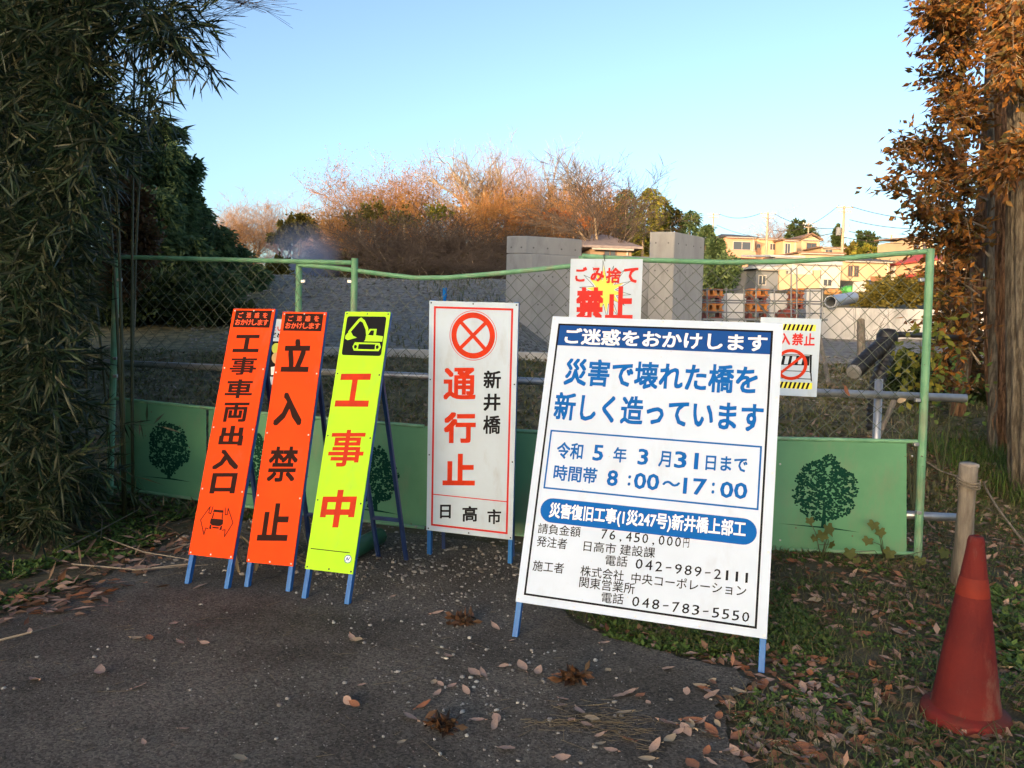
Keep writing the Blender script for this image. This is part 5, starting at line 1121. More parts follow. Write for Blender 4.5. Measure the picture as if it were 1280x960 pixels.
# bare hanging branch ends high left
rs = random.Random(5); segs = [[], [], [], []]; tips = []
for x, y, dx in ((165, -40, 1.0), (185, -15, .9), (175, 5, 1.0), (200, -30, .9), (160, 20, .8)):
    a = at(x, y, 5.6); grow(rs, a, (Rt*dx+UPV*-.06+Vector((0, .2, 0))).normalized(), .5, .007, 1, 3, segs, tips, .42)
sg = [(*s_[:6], max(s_[6]*.6, .0016), max(s_[7]*.6, .0011)) for l_ in segs for s_ in l_]; V, F = seg_mesh(sg, 4); base = Vector(sg[0][:3])
o = link('bare_branch', np_mesh('bare_branch', V-np.array(base), F), M_twig_dk); o.location = base; tag(o, 'fine leafless branch reaching out over the top left of the sky', 'branch')

# ------------------------------------------------------------------ grove behind the gate on the left
bt = [(60, 150), (150, 178), (185, 170), (200, 172), (215, 200), (232, 232), (250, 262), (272, 275), (292, 300), (310, 320), (330, 350), (345, 385)]
for i, (x, yt, w, d, lb) in enumerate(((165, 160, 90, 19, 'tall bamboo of the shaded grove, next to the near clumps'), (196, 172, 84, 18, 'feathery bamboo with its tip highest above the left gate post'), (216, 200, 76, 20, 'feathery bamboo second along the grove'), (236, 245, 80, 21, 'grove bamboo below the dark round tree'), (262, 275, 80, 20, 'grove bamboo right of the dark round tree'), (285, 300, 76, 21, 'low bamboo near the right end of the grove'), (306, 325, 66, 20, 'lowest bamboo at the right end of the grove'), (130, 150, 90, 17, 'bamboo of the grove directly behind the near thicket'), (180, 230, 100, 16, 'mid height bamboo filling the front of the grove'), (225, 290, 100, 16.5, 'broad low bamboo at the front of the grove'), (265, 330, 90, 17, 'low bushy bamboo above the field edge'), (205, 150, 34, 18.5, 'thin bamboo tip standing out against the sky above the gate post'), (228, 190, 34, 19, 'thin bamboo tip between the tall bamboo and the evergreen'), (184, 140, 40, 18, 'thin bamboo tip closest to the near thicket'))):
    plume('bamboo', lb, x-14, yt+4, 408, w*.9, d, M_lf_bam, 6000, .19, 'shaded bamboo grove behind the gate', arch=.5)
clump_tree('evergreen_tree', 'dark round evergreen poking out above the bamboo grove', 'tree', [(240, 256, 13, 12), (250, 272, 12, 11), (230, 280, 16, 16), (266, 296, 12, 9)], 23, M_lf_dark, 5000, .14, nclump=20)
clump_tree('shrub', 'dark shrub at the foot of the bamboo grove', 'shrub', [(190, 375, 60, 30), (255, 388, 46, 22), (150, 380, 40, 34), (300, 394, 22, 12)], 15.5, M_lf_dark, 15000, .13, nclump=60, tr=.04)
clump_tree('shrub', 'brownish leafed shrub tucked behind the near bamboo', 'shrub', [(160, 250, 22, 26), (175, 300, 26, 30), (150, 340, 24, 30)], 12, M_lf_brown, 5000, .09, nclump=40, tr=.03)
for x, y, d in ((280, 395, 12.8), (295, 388, 13.4)):
    pass

# ------------------------------------------------------------------ right hand trees
def bark_trunk(name, path, rads, m, parent, ridges=9, amp=.09, sides=40, rings=70, seed=0.0):
    pts = catm(path, 12); n_ = len(pts); mb = MB(); rr = np.interp(np.linspace(0, 1, n_), np.linspace(0, 1, len(rads)), rads); mb.tube(pts, list(rr), sides)
    for i in range(n_*sides):
        ring = i//sides; k_ = i % sides; a = 2*math.pi*k_/sides; c = pts[ring]; p = Vector(mb.v[i]); d = p-c
        f = amp*(abs(math.sin(a*ridges/2+1.2*math.sin(ring*.11+seed)+mnoise.noise(Vector((a*1.5, ring*.07, seed)))*2))-.6)+.05*mnoise.noise(Vector((math.cos(a)*2, math.sin(a)*2, ring*.2+seed)))
        mb.v[i] = tuple(c+d*(1+f))
    return part(name, mb, m, parent, smooth=True)
M_cedar = mat('shaggy_cedar_bark', (.11, .055, .03), .9, (.38, .21, .11), 13, 12, lo=.4, hi=.6, bump=.06, bscale=22, stretch=(2.8, 2.8, .38))
M_grayb = mat('grey_furrowed_bark', (.10, .08, .055), .9, (.25, .215, .16), 14, 12, lo=.42, hi=.58, bump=.06, bscale=26, stretch=(2.6, 2.6, .42))
b = ong(1252, 552); dT = 7.6
t = thing('cedar_tree', Vector((b.x, b.y, Tz(b.x, b.y))), 'tall cedar with shaggy reddish bark, lit orange high up, left of the grey trunk', 'tree')
bark_trunk('trunk', [at(1272, 590, dT), at(1262, 548, dT), at(1253, 480, dT), at(1249, 380, dT), at(1250, 250, dT), at(1249, 120, dT), at(1249, 0, dT), at(1248, -160, dT), at(1247, -500, dT), at(1247, -900, dT)], [.17, .145, .135, .12, .108, .10, .095, .09, .07, .04], M_cedar, t, 15, .26, sides=64, rings=90, seed=1.3)
mb = MB()
for k_ in range(70):                                   # loose strips of bark
    f = rng.uniform(.0, 1); y0_ = 560-f*600; x = 1253+rng.normal()*7; L_ = rng.uniform(20, 60); dd = dT-.13-rng.uniform(0, .03)
    mb.tube([at(x, y0_, dd), at(x+rng.normal()*3, y0_-L_*.5, dd-.015), at(x+rng.normal()*4, y0_-L_, dd)], [.004, .008, .003], 4)
part('bark_strips', mb, M_cedar, t, stuff=True)
P = np.array([tuple(at(1250+rng.normal()*14, -70-abs(rng.normal())*150, dT+rng.normal()*.3)) for _ in range(3000)]); V, F = quad_leaves(P-np.array(t.location), rnd_dirs(len(P)), rnd_dirs(len(P)), .09, .03); o = link('needles', np_mesh('needles', V, F), M_lf_rust, t); o['kind'] = 'stuff'
dG = 6.4; b = ong(1290, 560)
t = thing('tall_tree', Vector((b.x, b.y, Tz(b.x, b.y))), 'thick grey brown furrowed trunk at the right edge of the picture', 'tree')
bark_trunk('trunk', [at(1310, 640, dG), at(1300, 575, dG), at(1291, 500, dG), at(1286, 400, dG), at(1284, 250, dG), at(1283, 120, dG), at(1284, 0, dG), at(1288, -200, dG), at(1300, -800, dG)], [.26, .215, .18, .155, .14, .13, .125, .12, .06], M_grayb, t, 17, .20, sides=72, rings=90, seed=4.0)
dS = 7.9; b = ong(1196, 520)
t = thing('young_tree', Vector((b.x, b.y, Tz(b.x, b.y))), 'slender leaning brown trunk between the right gate post and the cedar', 'tree')
bark_trunk('trunk', [at(1196, 520, dS), at(1204, 460, dS), at(1214, 400, dS), at(1222, 330, dS), at(1228, 240, dS), at(1236, 120, dS), at(1240, 0, dS), at(1245, -150, dS)], [.075, .07, .065, .06, .055, .045, .04, .03], M_cedar, t, 6, .08, sides=20, seed=7.0)
bp = part('thin_stem', MB().tube([at(1206, 500, 7.4), at(1209, 440, 7.4), at(1216, 395, 7.5), at(1213, 340, 7.5)], [.02, .018, .014, .008], 8), M_grayb, t)
# leafy branches that spread left of the trunks
rs = random.Random(21); segs = [[], [], [], [], []]; tips = []
br = [((1228, 20), (1168, 8)), ((1226, 60), (1172, 30)), ((1228, 95), (1180, 62)), ((1226, 130), (1172, 95)), ((1226, 160), (1185, 120)), ((1236, 210), (1150, 178)), ((1236, 230), (1132, 186)), ((1234, 250), (1138, 215)), ((1232, 285), (1128, 240)), ((1230, 300), (1158, 268)),
      ((1226, 340), (1160, 300)), ((1224, 370), (1165, 335)), ((1222, 400), (1172, 360)), ((1222, 430), (1178, 400)), ((1236, 185), (1195, 140)), ((1236, 60), (1205, 10)), ((1236, 20), (1200, -30)), ((1240, 240), (1190, 215)), ((1236, 320), (1200, 290)), ((1225, 455), (1185, 430)), ((1222, 490), (1180, 470)),
      ((1236, -30), (1190, -80)), ((1236, -60), (1210, -130))]
br += [((1232, -20), (1165, -45)), ((1228, 45), (1160, 20)), ((1228, 110), (1185, 150)), ((1228, 75), (1195, 40)), ((1270, -20), (1262, 60)), ((1280, -10), (1272, 95)), ((1290, 40), (1258, 85)), ((1300, 200), (1245, 205)), ((1300, 170), (1262, 215))]
LC = []; LD = []
for (a_, b_) in br:
    da = (7.4 if a_[0] < 1255 else 6.1)+rs.uniform(-.4, .3)*(1 if a_[0] < 1255 else .3); db = da-rs.uniform(-.1, 1.0)*(1 if a_[0] < 1255 else .2); A = at(*a_, da); B_ = at(*b_, db); M_ = A.lerp(B_, .5)+Vector((0, 0, rs.uniform(.0, .10))); pts = catm([A, M_, B_], 6)
    for i in range(len(pts)-1): segs[0].append((*pts[i], *pts[i+1], .012*(1-i/14), .012*(1-(i+1)/14)))
    for i in range(3, len(pts)):
        for _ in range(6 if pts[i].z > 2.0 else 3):
            d = (pts[i]-pts[i-1]).normalized()+Vector((rs.gauss(0, .7), rs.gauss(0, .7), rs.gauss(0, .6))); d.normalize(); L_ = rs.uniform(.1, .3); q = pts[i]+d*L_; segs[1].append((*pts[i], *q, .003, .0015))
            for f in np.linspace(.3, 1.05, 7):
                LC.append(tuple(pts[i].lerp(q, f)+Vector((rs.gauss(0, .02), rs.gauss(0, .02), rs.gauss(0, .02))))); LD.append(tuple((d+Vector((rs.gauss(0, .7), rs.gauss(0, .7), rs.gauss(-.35, .5)))).normalized()))
LC = np.array(LC); LD = np.array(LD)
tb = at(1238, 560, 7.5); tb.z = Tz(tb.x, tb.y); t = thing('oak_tree', tb, 'young oak with withered orange brown leaves spreading left in front of the cedar', 'tree')
bark_trunk('trunk', [at(1240, 570, 7.5), at(1241, 450, 7.5), at(1238, 330, 7.45), at(1239, 200, 7.45), at(1237, 80, 7.45), at(1236, -80, 7.4)], [.045, .04, .036, .03, .026, .018], M_grayb, t, 5, .06, 16, seed=2)
V, F = seg_mesh([s_ for l_ in segs for s_ in l_], 5); o = link('branches', np_mesh('branches', V-np.array(tb), F), M_bark, t); o['kind'] = 'stuff'
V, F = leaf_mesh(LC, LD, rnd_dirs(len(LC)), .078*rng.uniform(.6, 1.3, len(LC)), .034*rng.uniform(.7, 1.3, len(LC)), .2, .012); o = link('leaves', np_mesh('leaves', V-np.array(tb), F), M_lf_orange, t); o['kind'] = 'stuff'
# darker brown lower shrubs on the right
clump_tree('shrub', 'brown leafed shrub filling the space between the right gate post and the cedar', 'shrub', [(1205, 340, 26, 30), (1196, 410, 22, 30), (1205, 460, 28, 30), (1224, 400, 14, 50), (1218, 290, 16, 30)], 8.9, M_lf_brown, 3200, .075, nclump=46, tr=.02)
clump_tree('shrub', 'dark green shrub behind the right end of the gate', 'shrub', [(1180, 470, 34, 24), (1225, 490, 30, 26), (1130, 470, 26, 26)], 9.5, M_lf_dark, 6000, .08, nclump=40, tr=.02)
# yellow green broad-leaved bush behind the post
def broad(label, name, spots, depth, m, n_each, L, group=None, spread=.13):
    P = []; 
    for x, y in spots:
        c = at(x, y, depth); 
        for _ in range(n_each): P.append(tuple(c+Vector((rng.normal()*spread, rng.normal()*spread*.8, rng.normal()*spread))))
    P = np.array(P); P = P[P[:, 2] > T(P[:, 0], P[:, 1])+.01]; base = Vector((P[:, 0].mean(), P[:, 1].mean(), Tz(P[:, 0].mean(), P[:, 1].mean())))
    t = thing(name, base, label, 'plant', group); D = rng.normal(size=(len(P), 3))*.8+np.array([[0, -.3, -.35]]); V, F = leaf_mesh(P-np.array(base), D, rng.normal(size=(len(P), 3))*.4+np.array([[0, -.5, .8]]), L*rng.uniform(.6, 1.3, len(P)), L*.62, .12, L*.15, .45); o = link('leaves', np_mesh('leaves', V, F), m, t); o['kind'] = 'stuff'
    mb = MB()
    for x, y in spots: c = at(x, y, depth); mb.tube([base, base.lerp(c, .5)+Vector((rng.normal()*.05, 0, .04)), c], [.006, .005, .003], 5)
    part('stem', mb, M_culm, t); return t
broad('yellow green broad leaved bush right behind the right gate post', 'leafy_bush', [(1150, 425), (1135, 440), (1165, 440), (1140, 465), (1160, 475), (1128, 470), (1172, 415), (1155, 490)], 5.9, M_lf_yel, 22, .07, spread=.085)
broad('green bush low behind the right gate post', 'leafy_bush', [(1175, 470), (1190, 490), (1170, 500), (1205, 480)], 6.6, M_lf_weed, 30, .06, spread=.13)
M_vine = leafmat('vine_leaves', [(.07, .09, .025), (.10, .115, .03), (.12, .11, .035)], .3)
def vine_leaf(c, X_, Y_, s_):
    o = [(0, -.15), (.25, -.35), (.5, -.25), (.42, 0), (.62, .2), (.4, .35), (.2, .42), (0, .75), (-.2, .42), (-.4, .35), (-.62, .2), (-.42, 0), (-.5, -.25), (-.25, -.35)]; N = X_.cross(Y_)
    P = [c+N*.02*s_]+[c+X_*(x*s_)+Y_*(y*s_)+N*(-.12*s_*abs(x)+.05*s_*math.sin(y*7)) for x, y in o]; return P, [(0, i+1, (i+1) % len(o)+1) for i in range(len(o))]
for spots, lb in (([(1012, 650), (1028, 668), (1018, 672), (1040, 680), (1035, 660)], 'climbing vine with three pale lobed leaves on the right green panel, left of the other vine'), ([(1092, 655), (1100, 664), (1085, 675), (1112, 690), (1062, 690)], 'small vine with a lobed leaf on the green panel near the right gate post'), ([(1070, 700), (1150, 700), (1180, 690), (1165, 712), (1130, 705)], 'trailing green vine on the ground below the right gate corner')):
    q = at(spots[0][0]+15, 700, 4.75); q.z = Tz(q.x, q.y); t = thing('vine', q, ' '.join(lb.split()[:16]), 'vine')
    for x, y in spots:
        c = at(x, y, 4.68); X_ = Vector((1, rng.normal()*.3, rng.normal()*.35)).normalized(); Y_ = Vector((rng.normal()*.4, -.35, -.8)).normalized(); X_ = (X_-Y_*X_.dot(Y_)).normalized(); mb = MB(); V_, F_ = vine_leaf(c, X_, Y_, rng.uniform(.045, .08)); mb.add(V_, F_); part('leaf', mb, M_vine, t)
        part('stem', MB().tube([q, q.lerp(c, .5)+Vector((rng.normal()*.04, -.02, .05)), c], [.003, .0025, .002], 5), M_culm, t)

# ------------------------------------------------------------------ ground cover
def scatter(n, xr, yr, test=None):
    x = rng.uniform(*xr, n); y = rng.uniform(*yr, n); ok = np.ones(n, bool) if test is None else test(x, y); x, y = x[ok], y[ok]; return np.stack([x, y, surf_z(x, y)], 1)
noi = lambda x, y, s, o=0: np.array([mnoise.noise(Vector((a*s+o, b_*s, o))) for a, b_ in zip(x, y)])
offroad = lambda x, y: ~in_road(x, y)
def edge_dist(x, y):
    d = np.full(len(x), 9.0); n_ = len(OUT2)
    for i in range(n_-4):
        a = OUT2[i]; b_ = OUT2[i+1]; ab = b_-a; t_ = np.clip(((x-a[0])*ab[0]+(y-a[1])*ab[1])/(ab@ab), 0, 1); d = np.minimum(d, np.hypot(x-a[0]-t_*ab[0], y-a[1]-t_*ab[1]))
    return d
# grass blades
def blades(P, h, w, lean=.5):
    n = len(P); a = rng.uniform(0, 6.28, n); d = np.stack([np.cos(a), np.sin(a), 0*a], 1); H = (h*rng.uniform(.4, 1.4, n))[:, None]; s_ = np.stack([-np.sin(a), np.cos(a), 0*a], 1)*w; up = np.array([[0, 0, 1.]]); ln = (lean*rng.uniform(.2, 1.6, n))[:, None]
    V = np.stack([P-s_, P+s_, P+up*H*.6+d*H*ln*.4+s_*.7, P+up*H*.6+d*H*ln*.4-s_*.7, P+up*H*.85+d*H*ln+s_*.1, P+up*H*.85+d*H*ln-s_*.1], 1).reshape(-1, 3); b_ = (np.arange(n)*6)[:, None]
    return V, np.concatenate([np.concatenate([b_, b_+1, b_+2, b_+3], 1), np.concatenate([b_+3, b_+2, b_+4, b_+5], 1)], 0)
def stuff(name, V, F, m, label, cat):
    o = link(name, np_mesh(name, V, F), m); return tag(o, label, cat, None, 'stuff')
rightT = lambda x, y: offroad(x, y) & (x > .1) & (x < 1.5*y+.5)
P = scatter(60000, (.2, 6.5), (1.9, 7.0), lambda x, y: rightT(x, y) & (edge_dist(x, y) > .03) & (noi(x, y, 2.1, 3) > -.28)); V, F = blades(P, .05, .0022, 1.5); stuff('grass', V, F, M_blade, 'short matted grass on the right of the road edge', 'grass')
def rosette(P, L, per=5):
    k = np.repeat(np.arange(len(P)), per); a = rng.uniform(0, 6.28, len(k)); D = np.stack([np.cos(a), np.sin(a), rng.uniform(.1, .9, len(k))], 1); q = P[k]+D*L*.3*rng.uniform(0, 1.5, (len(k), 1))+np.array([[0, 0, .004]])
    return leaf_mesh(q, D, np.tile([[0, 0, 1.]], (len(k), 1))+rng.normal(size=(len(k), 3))*.2, L*rng.uniform(.5, 1.3, len(k)), L*.6, .12, L*.25, .5)
P = scatter(34000, (.2, 6.0), (1.9, 6.4), lambda x, y: rightT(x, y) & (edge_dist(x, y) > .04) & (noi(x, y, 2.6, 9) > -.10)); V, F = rosette(P, .022, 4); stuff('ground_cover', V, F, M_lf_weed, 'small green weeds spreading over the soil on the right', 'weeds')
P = scatter(1500, (2.1, 3.4), (2.2, 4.2), lambda x, y: x > .62*y); V, F = rosette(P, .045); stuff('ground_cover', V, F, M_lf_weed, 'larger leafed green weeds beside the red cone at the right edge', 'weeds')
P = scatter(1600, (.45, 1.5), (3.3, 4.1), lambda x, y: offroad(x, y)); V, F = rosette(P, .032); stuff('ground_cover', V, F, M_lf_weed, 'weeds in the shade under the large notice board', 'weeds')
P = scatter(22000, (.3, 8), (1.9, 8), lambda x, y: rightT(x, y) & (noi(x, y, 1.3, 5) > -.35)); D = rng.normal(size=(len(P), 3))*np.array([[1, 1, .25]]); V, F = leaf_mesh(P+np.array([[0, 0, .014]]), D, np.tile([[0, 0, 1.]], (len(P), 1))+rng.normal(size=(len(P), 3))*.35, rng.uniform(.03, .075, len(P)), rng.uniform(.018, .032, len(P)), .15, .0, .5); stuff('leaf_litter', V, F, M_litter, 'brown leaf litter covering the ground on the right', 'leaf litter')
# long dark grass tufts in front of the trunks
P = scatter(5000, (4.0, 6.4), (5.2, 7.8)); V, F = blades(P, .2, .004, 1.0); stuff('grass', V, F, M_lf_weed, 'long dark arching grass in front of the big trunks', 'grass')
# left verge
leftT = lambda x, y: offroad(x, y) & (x < -1.2)
P = scatter(11000, (-5.5, -1.8), (3.0, 6.2), lambda x, y: leftT(x, y) & (edge_dist(x, y) > .10) & (noi(x, y, 2.2, 1) > -.1)); V, F = rosette(P, .036); stuff('ground_cover', V, F, M_lf_weed, 'green weeds under the bamboo on the left verge', 'weeds')
P = scatter(5000, (-5.5, -1.4), (2.8, 6.2), lambda x, y: leftT(x, y)); D = rng.normal(size=(len(P), 3))*np.array([[1, 1, .3]]); V, F = leaf_mesh(P+np.array([[0, 0, .012]]), D, np.tile([[0, 0, 1.]], (len(P), 1))+rng.normal(size=(len(P), 3))*.3, rng.uniform(.05, .15, len(P)), rng.uniform(.010, .022, len(P)), .15, .01, .5); stuff('leaf_litter', V, F, mat('dark_litter', (.1, .06, .04), .8, island=[(.05, .03, .02), (.11, .06, .035), (.19, .13, .08), (.08, .05, .03)]), 'fallen bamboo leaves littering the left verge', 'leaf litter')
ex = np.array([tuple(onz(a, b_)) for a, b_ in ((20, 765), (60, 750), (110, 735), (150, 712), (190, 695), (230, 678))])
P = np.repeat(ex, 45, 0)+rng.normal(size=(len(ex)*45, 3))*np.array([[.17, .08, 0]]); P[:, 2] = np.maximum(surf_z(P[:, 0], P[:, 1]), .002)+rng.uniform(.004, .02, len(P)); D = rng.normal(size=(len(P), 3))*np.array([[1, 1, .2]]); V, F = leaf_mesh(P, D, np.tile([[0, 0, 1.]], (len(P), 1))+rng.normal(size=(len(P), 3))*.35, rng.uniform(.05, .12, len(P)), rng.uniform(.02, .035, len(P)), .15, .0, .5); stuff('leaf_litter', V, F, M_litter, 'band of brown leaves drifted along the left road edge', 'leaf litter')
# dead sticks and pampas leaves on the left
mb = MB()
for a_, b_, c_ in (((72, 690), (130, 660), (190, 628)), ((110, 620), (128, 650), (126, 672)), ((130, 672), (180, 690), (240, 700)), ((90, 705), (170, 712), (260, 706)), ((0, 800), (40, 790), (80, 778)), ((205, 690), (260, 672), (300, 668)), ((190, 710), (235, 705), (268, 696)), ((395, 700), (384, 680), (378, 660))):
    mb.tube([onz(*a_, .02), onz(*b_, .05), onz(*c_, .02)], [.005, .004, .002], 5)
o = single('dead_branches', mb, mat('pale_dead_wood', (.30, .25, .18), .85, (.2, .16, .12), 8), 'pale dead twigs lying across the left road edge', 'branches', kind='stuff', base=onz(130, 680))
P = []; D = []
for x, y, n_ in ((285, 665, 16), (310, 680, 8), (30, 560, 6), (20, 640, 6), (330, 672, 8)):
    for _ in range(n_): c = onz(x, y, .12 if y > 600 else .5); P.append(tuple(c+Vector((rng.normal()*.06, rng.normal()*.05, rng.uniform(0, .08))))); D.append((rng.uniform(-.2, 1), rng.normal()*.4, -.25))
V, F = leaf_mesh(np.array(P), np.array(D), np.tile([[0, 0, 1.]], (len(P), 1))+rng.normal(size=(len(P), 3))*.4, rng.uniform(.2, .42, len(P)), .02, .2, .07); stuff('dry_leaves', V, F, M_straw, 'long straw coloured dead leaves fallen beside the left gate panel', 'dry leaves')
# field beyond the gate
P = scatter(26000, (-9, 8), (5.5, 11.6), lambda x, y: (np.abs(x) < 1.0*y)); V, F = blades(P, .085, .0055, 1.1); stuff('grass', V, F, mat('field_blades', (.05, .05, .02), .85, island=[(.07, .09, .022), (.13, .15, .04), (.20, .18, .07), (.11, .10, .045), (.30, .24, .13)]), 'rough brown green grass of the field behind the gate', 'grass')
P = scatter(9000, (-9, 6), (5.6, 11.8)); D = rng.normal(size=(len(P), 3))*np.array([[1, 1, .3]]); V, F = leaf_mesh(P+np.array([[0, 0, .02]]), D, np.tile([[0, 0, 1.]], (len(P), 1))+rng.normal(size=(len(P), 3))*.35, rng.uniform(.05, .1, len(P)), rng.uniform(.025, .045, len(P)), .15, .0, .5); stuff('leaf_litter', V, F, mat('field_litter', (.1, .07, .05), .8, island=[(.08, .06, .035), (.18, .125, .08), (.28, .21, .15), (.10, .09, .04)]), 'old leaves strewn over the field behind the gate', 'leaf litter')
P = scatter(9000, (-9, 8), (5.8, 11.6), lambda x, y: (np.abs(x) < y) & (noi(x, y, .9, 4) > -.05)); V, F = rosette(P, .05, 4); stuff('ground_cover', V, F, leafmat('field_weeds', [(.06, .09, .02), (.11, .14, .035), (.17, .15, .05), (.09, .08, .04)]), 'low weeds growing through the grass of the field behind the gate', 'weeds')
P = scatter(2600, (-9, 3), (12.2, 24), lambda x, y: (x < .03*y) & (x > -.42*y) & (noi(x, y, .35, 8) > .12)); V, F = blades(P, .16, .012, 1.0); stuff('grass', V, F, M_blade, 'scattered dry tufts on the gravel bank', 'grass')
# gravel and pebbles
def stones(P, r, m, name, label, fl=.6):
    bmx = bmesh.new(); bmesh.ops.create_icosphere(bmx, subdivisions=1, radius=1); bv = np.array([tuple(v.co) for v in bmx.verts]); bf = np.array([[v.index for v in f.verts] for f in bmx.faces]); bmx.free()
    n = len(P); sc_ = r[:, None, None]*rng.uniform(.55, 1.2, (n, 1, 3))*np.array([[[1, 1, fl]]]); a = rng.uniform(0, 6.28, n); ca, sa = np.cos(a)[:, None], np.sin(a)[:, None]; v = bv[None]*sc_*(1+rng.normal(size=(n, len(bv), 1))*.12); x = v[:, :, 0]*ca-v[:, :, 1]*sa; y = v[:, :, 0]*sa+v[:, :, 1]*ca
    V = np.stack([x, y, v[:, :, 2]], 2)+P[:, None, :]; F = (bf[None]+(np.arange(n)*len(bv))[:, None, None]).reshape(-1, 3); return stuff(name, V.reshape(-1, 3), F, m, label, 'stones')
P = scatter(7000, (-9.5, 3), (12.2, 26), lambda x, y: (x < .03*y+.4) & (x > -.42*y)); stones(P, rng.uniform(.015, .055, len(P)), mat('grey_gravel', (.2, .2, .2), .9, island=[(.08, .07, .06), (.17, .155, .13), (.24, .22, .19), (.30, .28, .245)]), 'gravel', 'grey gravel bank rising behind the concrete kerb')
P = scatter(2600, (2, 12), (9, 16)); stones(P, rng.uniform(.02, .06, len(P)), bpy.data.materials['grey_gravel'], 'gravel', 'grey gravel behind the mesh right of the abutments')
M_peb = mat('white_pebbles', (.4, .4, .38), .7, island=[(.14, .13, .115), (.26, .245, .22), (.42, .40, .36)])
pb = []
for x, y, sx, sy, n_ in ((560, 740, 60, 35, 260), (450, 720, 40, 30, 130), (420, 690, 40, 25, 90), (650, 880, 110, 45, 170), (620, 790, 140, 60, 120), (350, 800, 120, 60, 70), (240, 690, 40, 14, 70), (600, 700, 60, 16, 130), (420, 850, 160, 60, 80), (275, 655, 35, 6, 60), (160, 860, 100, 50, 25)):
    for _ in range(int(n_*1.5)): p = onz(x+rng.normal()*sx, y+rng.normal()*sy); pb.append((p.x, p.y, .006))
pb = np.array(pb); pb = pb[(pb[:, 1] > .8) & (pb[:, 1] < 6.5)]; stones(pb, np.minimum(rng.exponential(.0026, len(pb))+.0018, .012), M_peb, 'pebbles', 'small white pebbles scattered over the asphalt in front of the signs')
P = scatter(1500, (-2.2, 1.6), (4.2, 6.2)); stones(P, rng.uniform(.006, .02, len(P)), mat('brown_grit', (.1, .09, .08), .9, island=[(.06, .053, .045), (.14, .128, .11), (.28, .26, .23)]), 'pebbles', 'coarse grit along the foot of the gate')
# straw bits on the road
P = scatter(420, (-2.5, 1.3), (1.6, 4.6)); a = rng.uniform(0, 3.14, len(P)); L_ = rng.exponential(.03, len(P))[:, None]+.01; d = np.stack([np.cos(a), np.sin(a), 0*a], 1)*L_; P[:, 2] += .003
V, F = seg_mesh(np.concatenate([P, P+d+np.array([[0, 0, .003]]), np.full((len(P), 1), .0009), np.full((len(P), 1), .0006)], 1), 4); stuff('straw', V, F, M_straw, 'bits of straw and pine needle on the asphalt', 'straw')
P = onz(735, 905); P = np.array([tuple(P)])+rng.normal(size=(110, 3))*np.array([[.13, .06, 0]]); P[:, 2] = .008; a = rng.normal(-.4, .5, len(P)); L_ = rng.uniform(.03, .12, len(P))[:, None]; d = np.stack([np.cos(a), np.sin(a), 0*a], 1)*L_
V, F = seg_mesh(np.concatenate([P, P+d+np.array([[0, 0, .01]]), np.full((len(P), 1), .0011), np.full((len(P), 1), .0007)], 1), 4); stuff('straw', V, F, M_straw, 'patch of tangled dry straw on the asphalt below the large board', 'straw')

# single fallen leaves
def leaf_obj(seed, L, W):
    r_ = random.Random(seed); V = []; F = []; n_ = 7; tw = r_.uniform(-.5, .5); cu = r_.uniform(.1, .35)
    for i in range(n_+1):
        f = i/n_; w = W*.5*math.sin(math.pi*min(f*1.02, 1))**.75*(1-.2*f); x = L*(f-.5); z = cu*L*(f-.5)**2*1.4; b_ = tw*L*.2*f*f
        for s_, k_ in ((-1, 1), (0, 0), (1, 1)): V.append((x, b_+s_*w, z+k_*w*r_.uniform(.12, .35)))
    for i in range(n_):
        for j in range(2): a = i*3+j; F.append((a, a+3, a+4, a+1))
    V.append((-L*.5-L*.22, 0, .1*L)); V.append((-L*.5, .002, 0)); F.append((len(V)-2, len(V)-1, 1))
    me = bpy.data.meshes.new('fallen_leaf'); me.from_pydata(V, [], F); me.polygons.foreach_set('use_smooth', [True]*len(me.polygons)); return me
M_lpink = mat('pale_dry_leaf', (.30, .19, .14), .8, (.44, .31, .24), 30, 5, spec=.2); M_lrust = mat('rust_dry_leaf', (.22, .075, .035), .75, (.30, .13, .06), 25, 5); M_ltan = mat('tan_dry_leaf', (.30, .22, .13), .75, (.36, .28, .18), 25)
kinds = []
for i in range(5):
    for m_, nm in ((M_lpink, 'pale'), (M_lrust, 'rust'), (M_ltan, 'tan')):
        me = leaf_obj(i, 1.0, .42+.05*i); me.materials.append(m_); kinds.append((me, nm))
def put_leaf(px, py, Lpx, nm, where):
    p = onz(px, py, 0); z = float(surf_z(p.x, p.y)[0]) if True else 0; p = onz(px, py, max(z, -.02)); sub = [k_ for k_ in kinds if k_[1] == nm]; me = sub[rng.integers(0, len(sub))][0]
    o = bpy.data.objects.new('fallen_leaf', me); COL.objects.link(o); L_ = Lpx*p.y/FPX; o.scale = (L_, L_, L_); o.location = (p.x, p.y, z+.004+.05*L_); o.rotation_euler = (rng.normal()*.25, rng.normal()*.18, rng.uniform(0, 6.28))
    return tag(o, f'{nm} dry leaf fallen on {where}', 'leaf', f'{nm} leaves fallen on {where}')
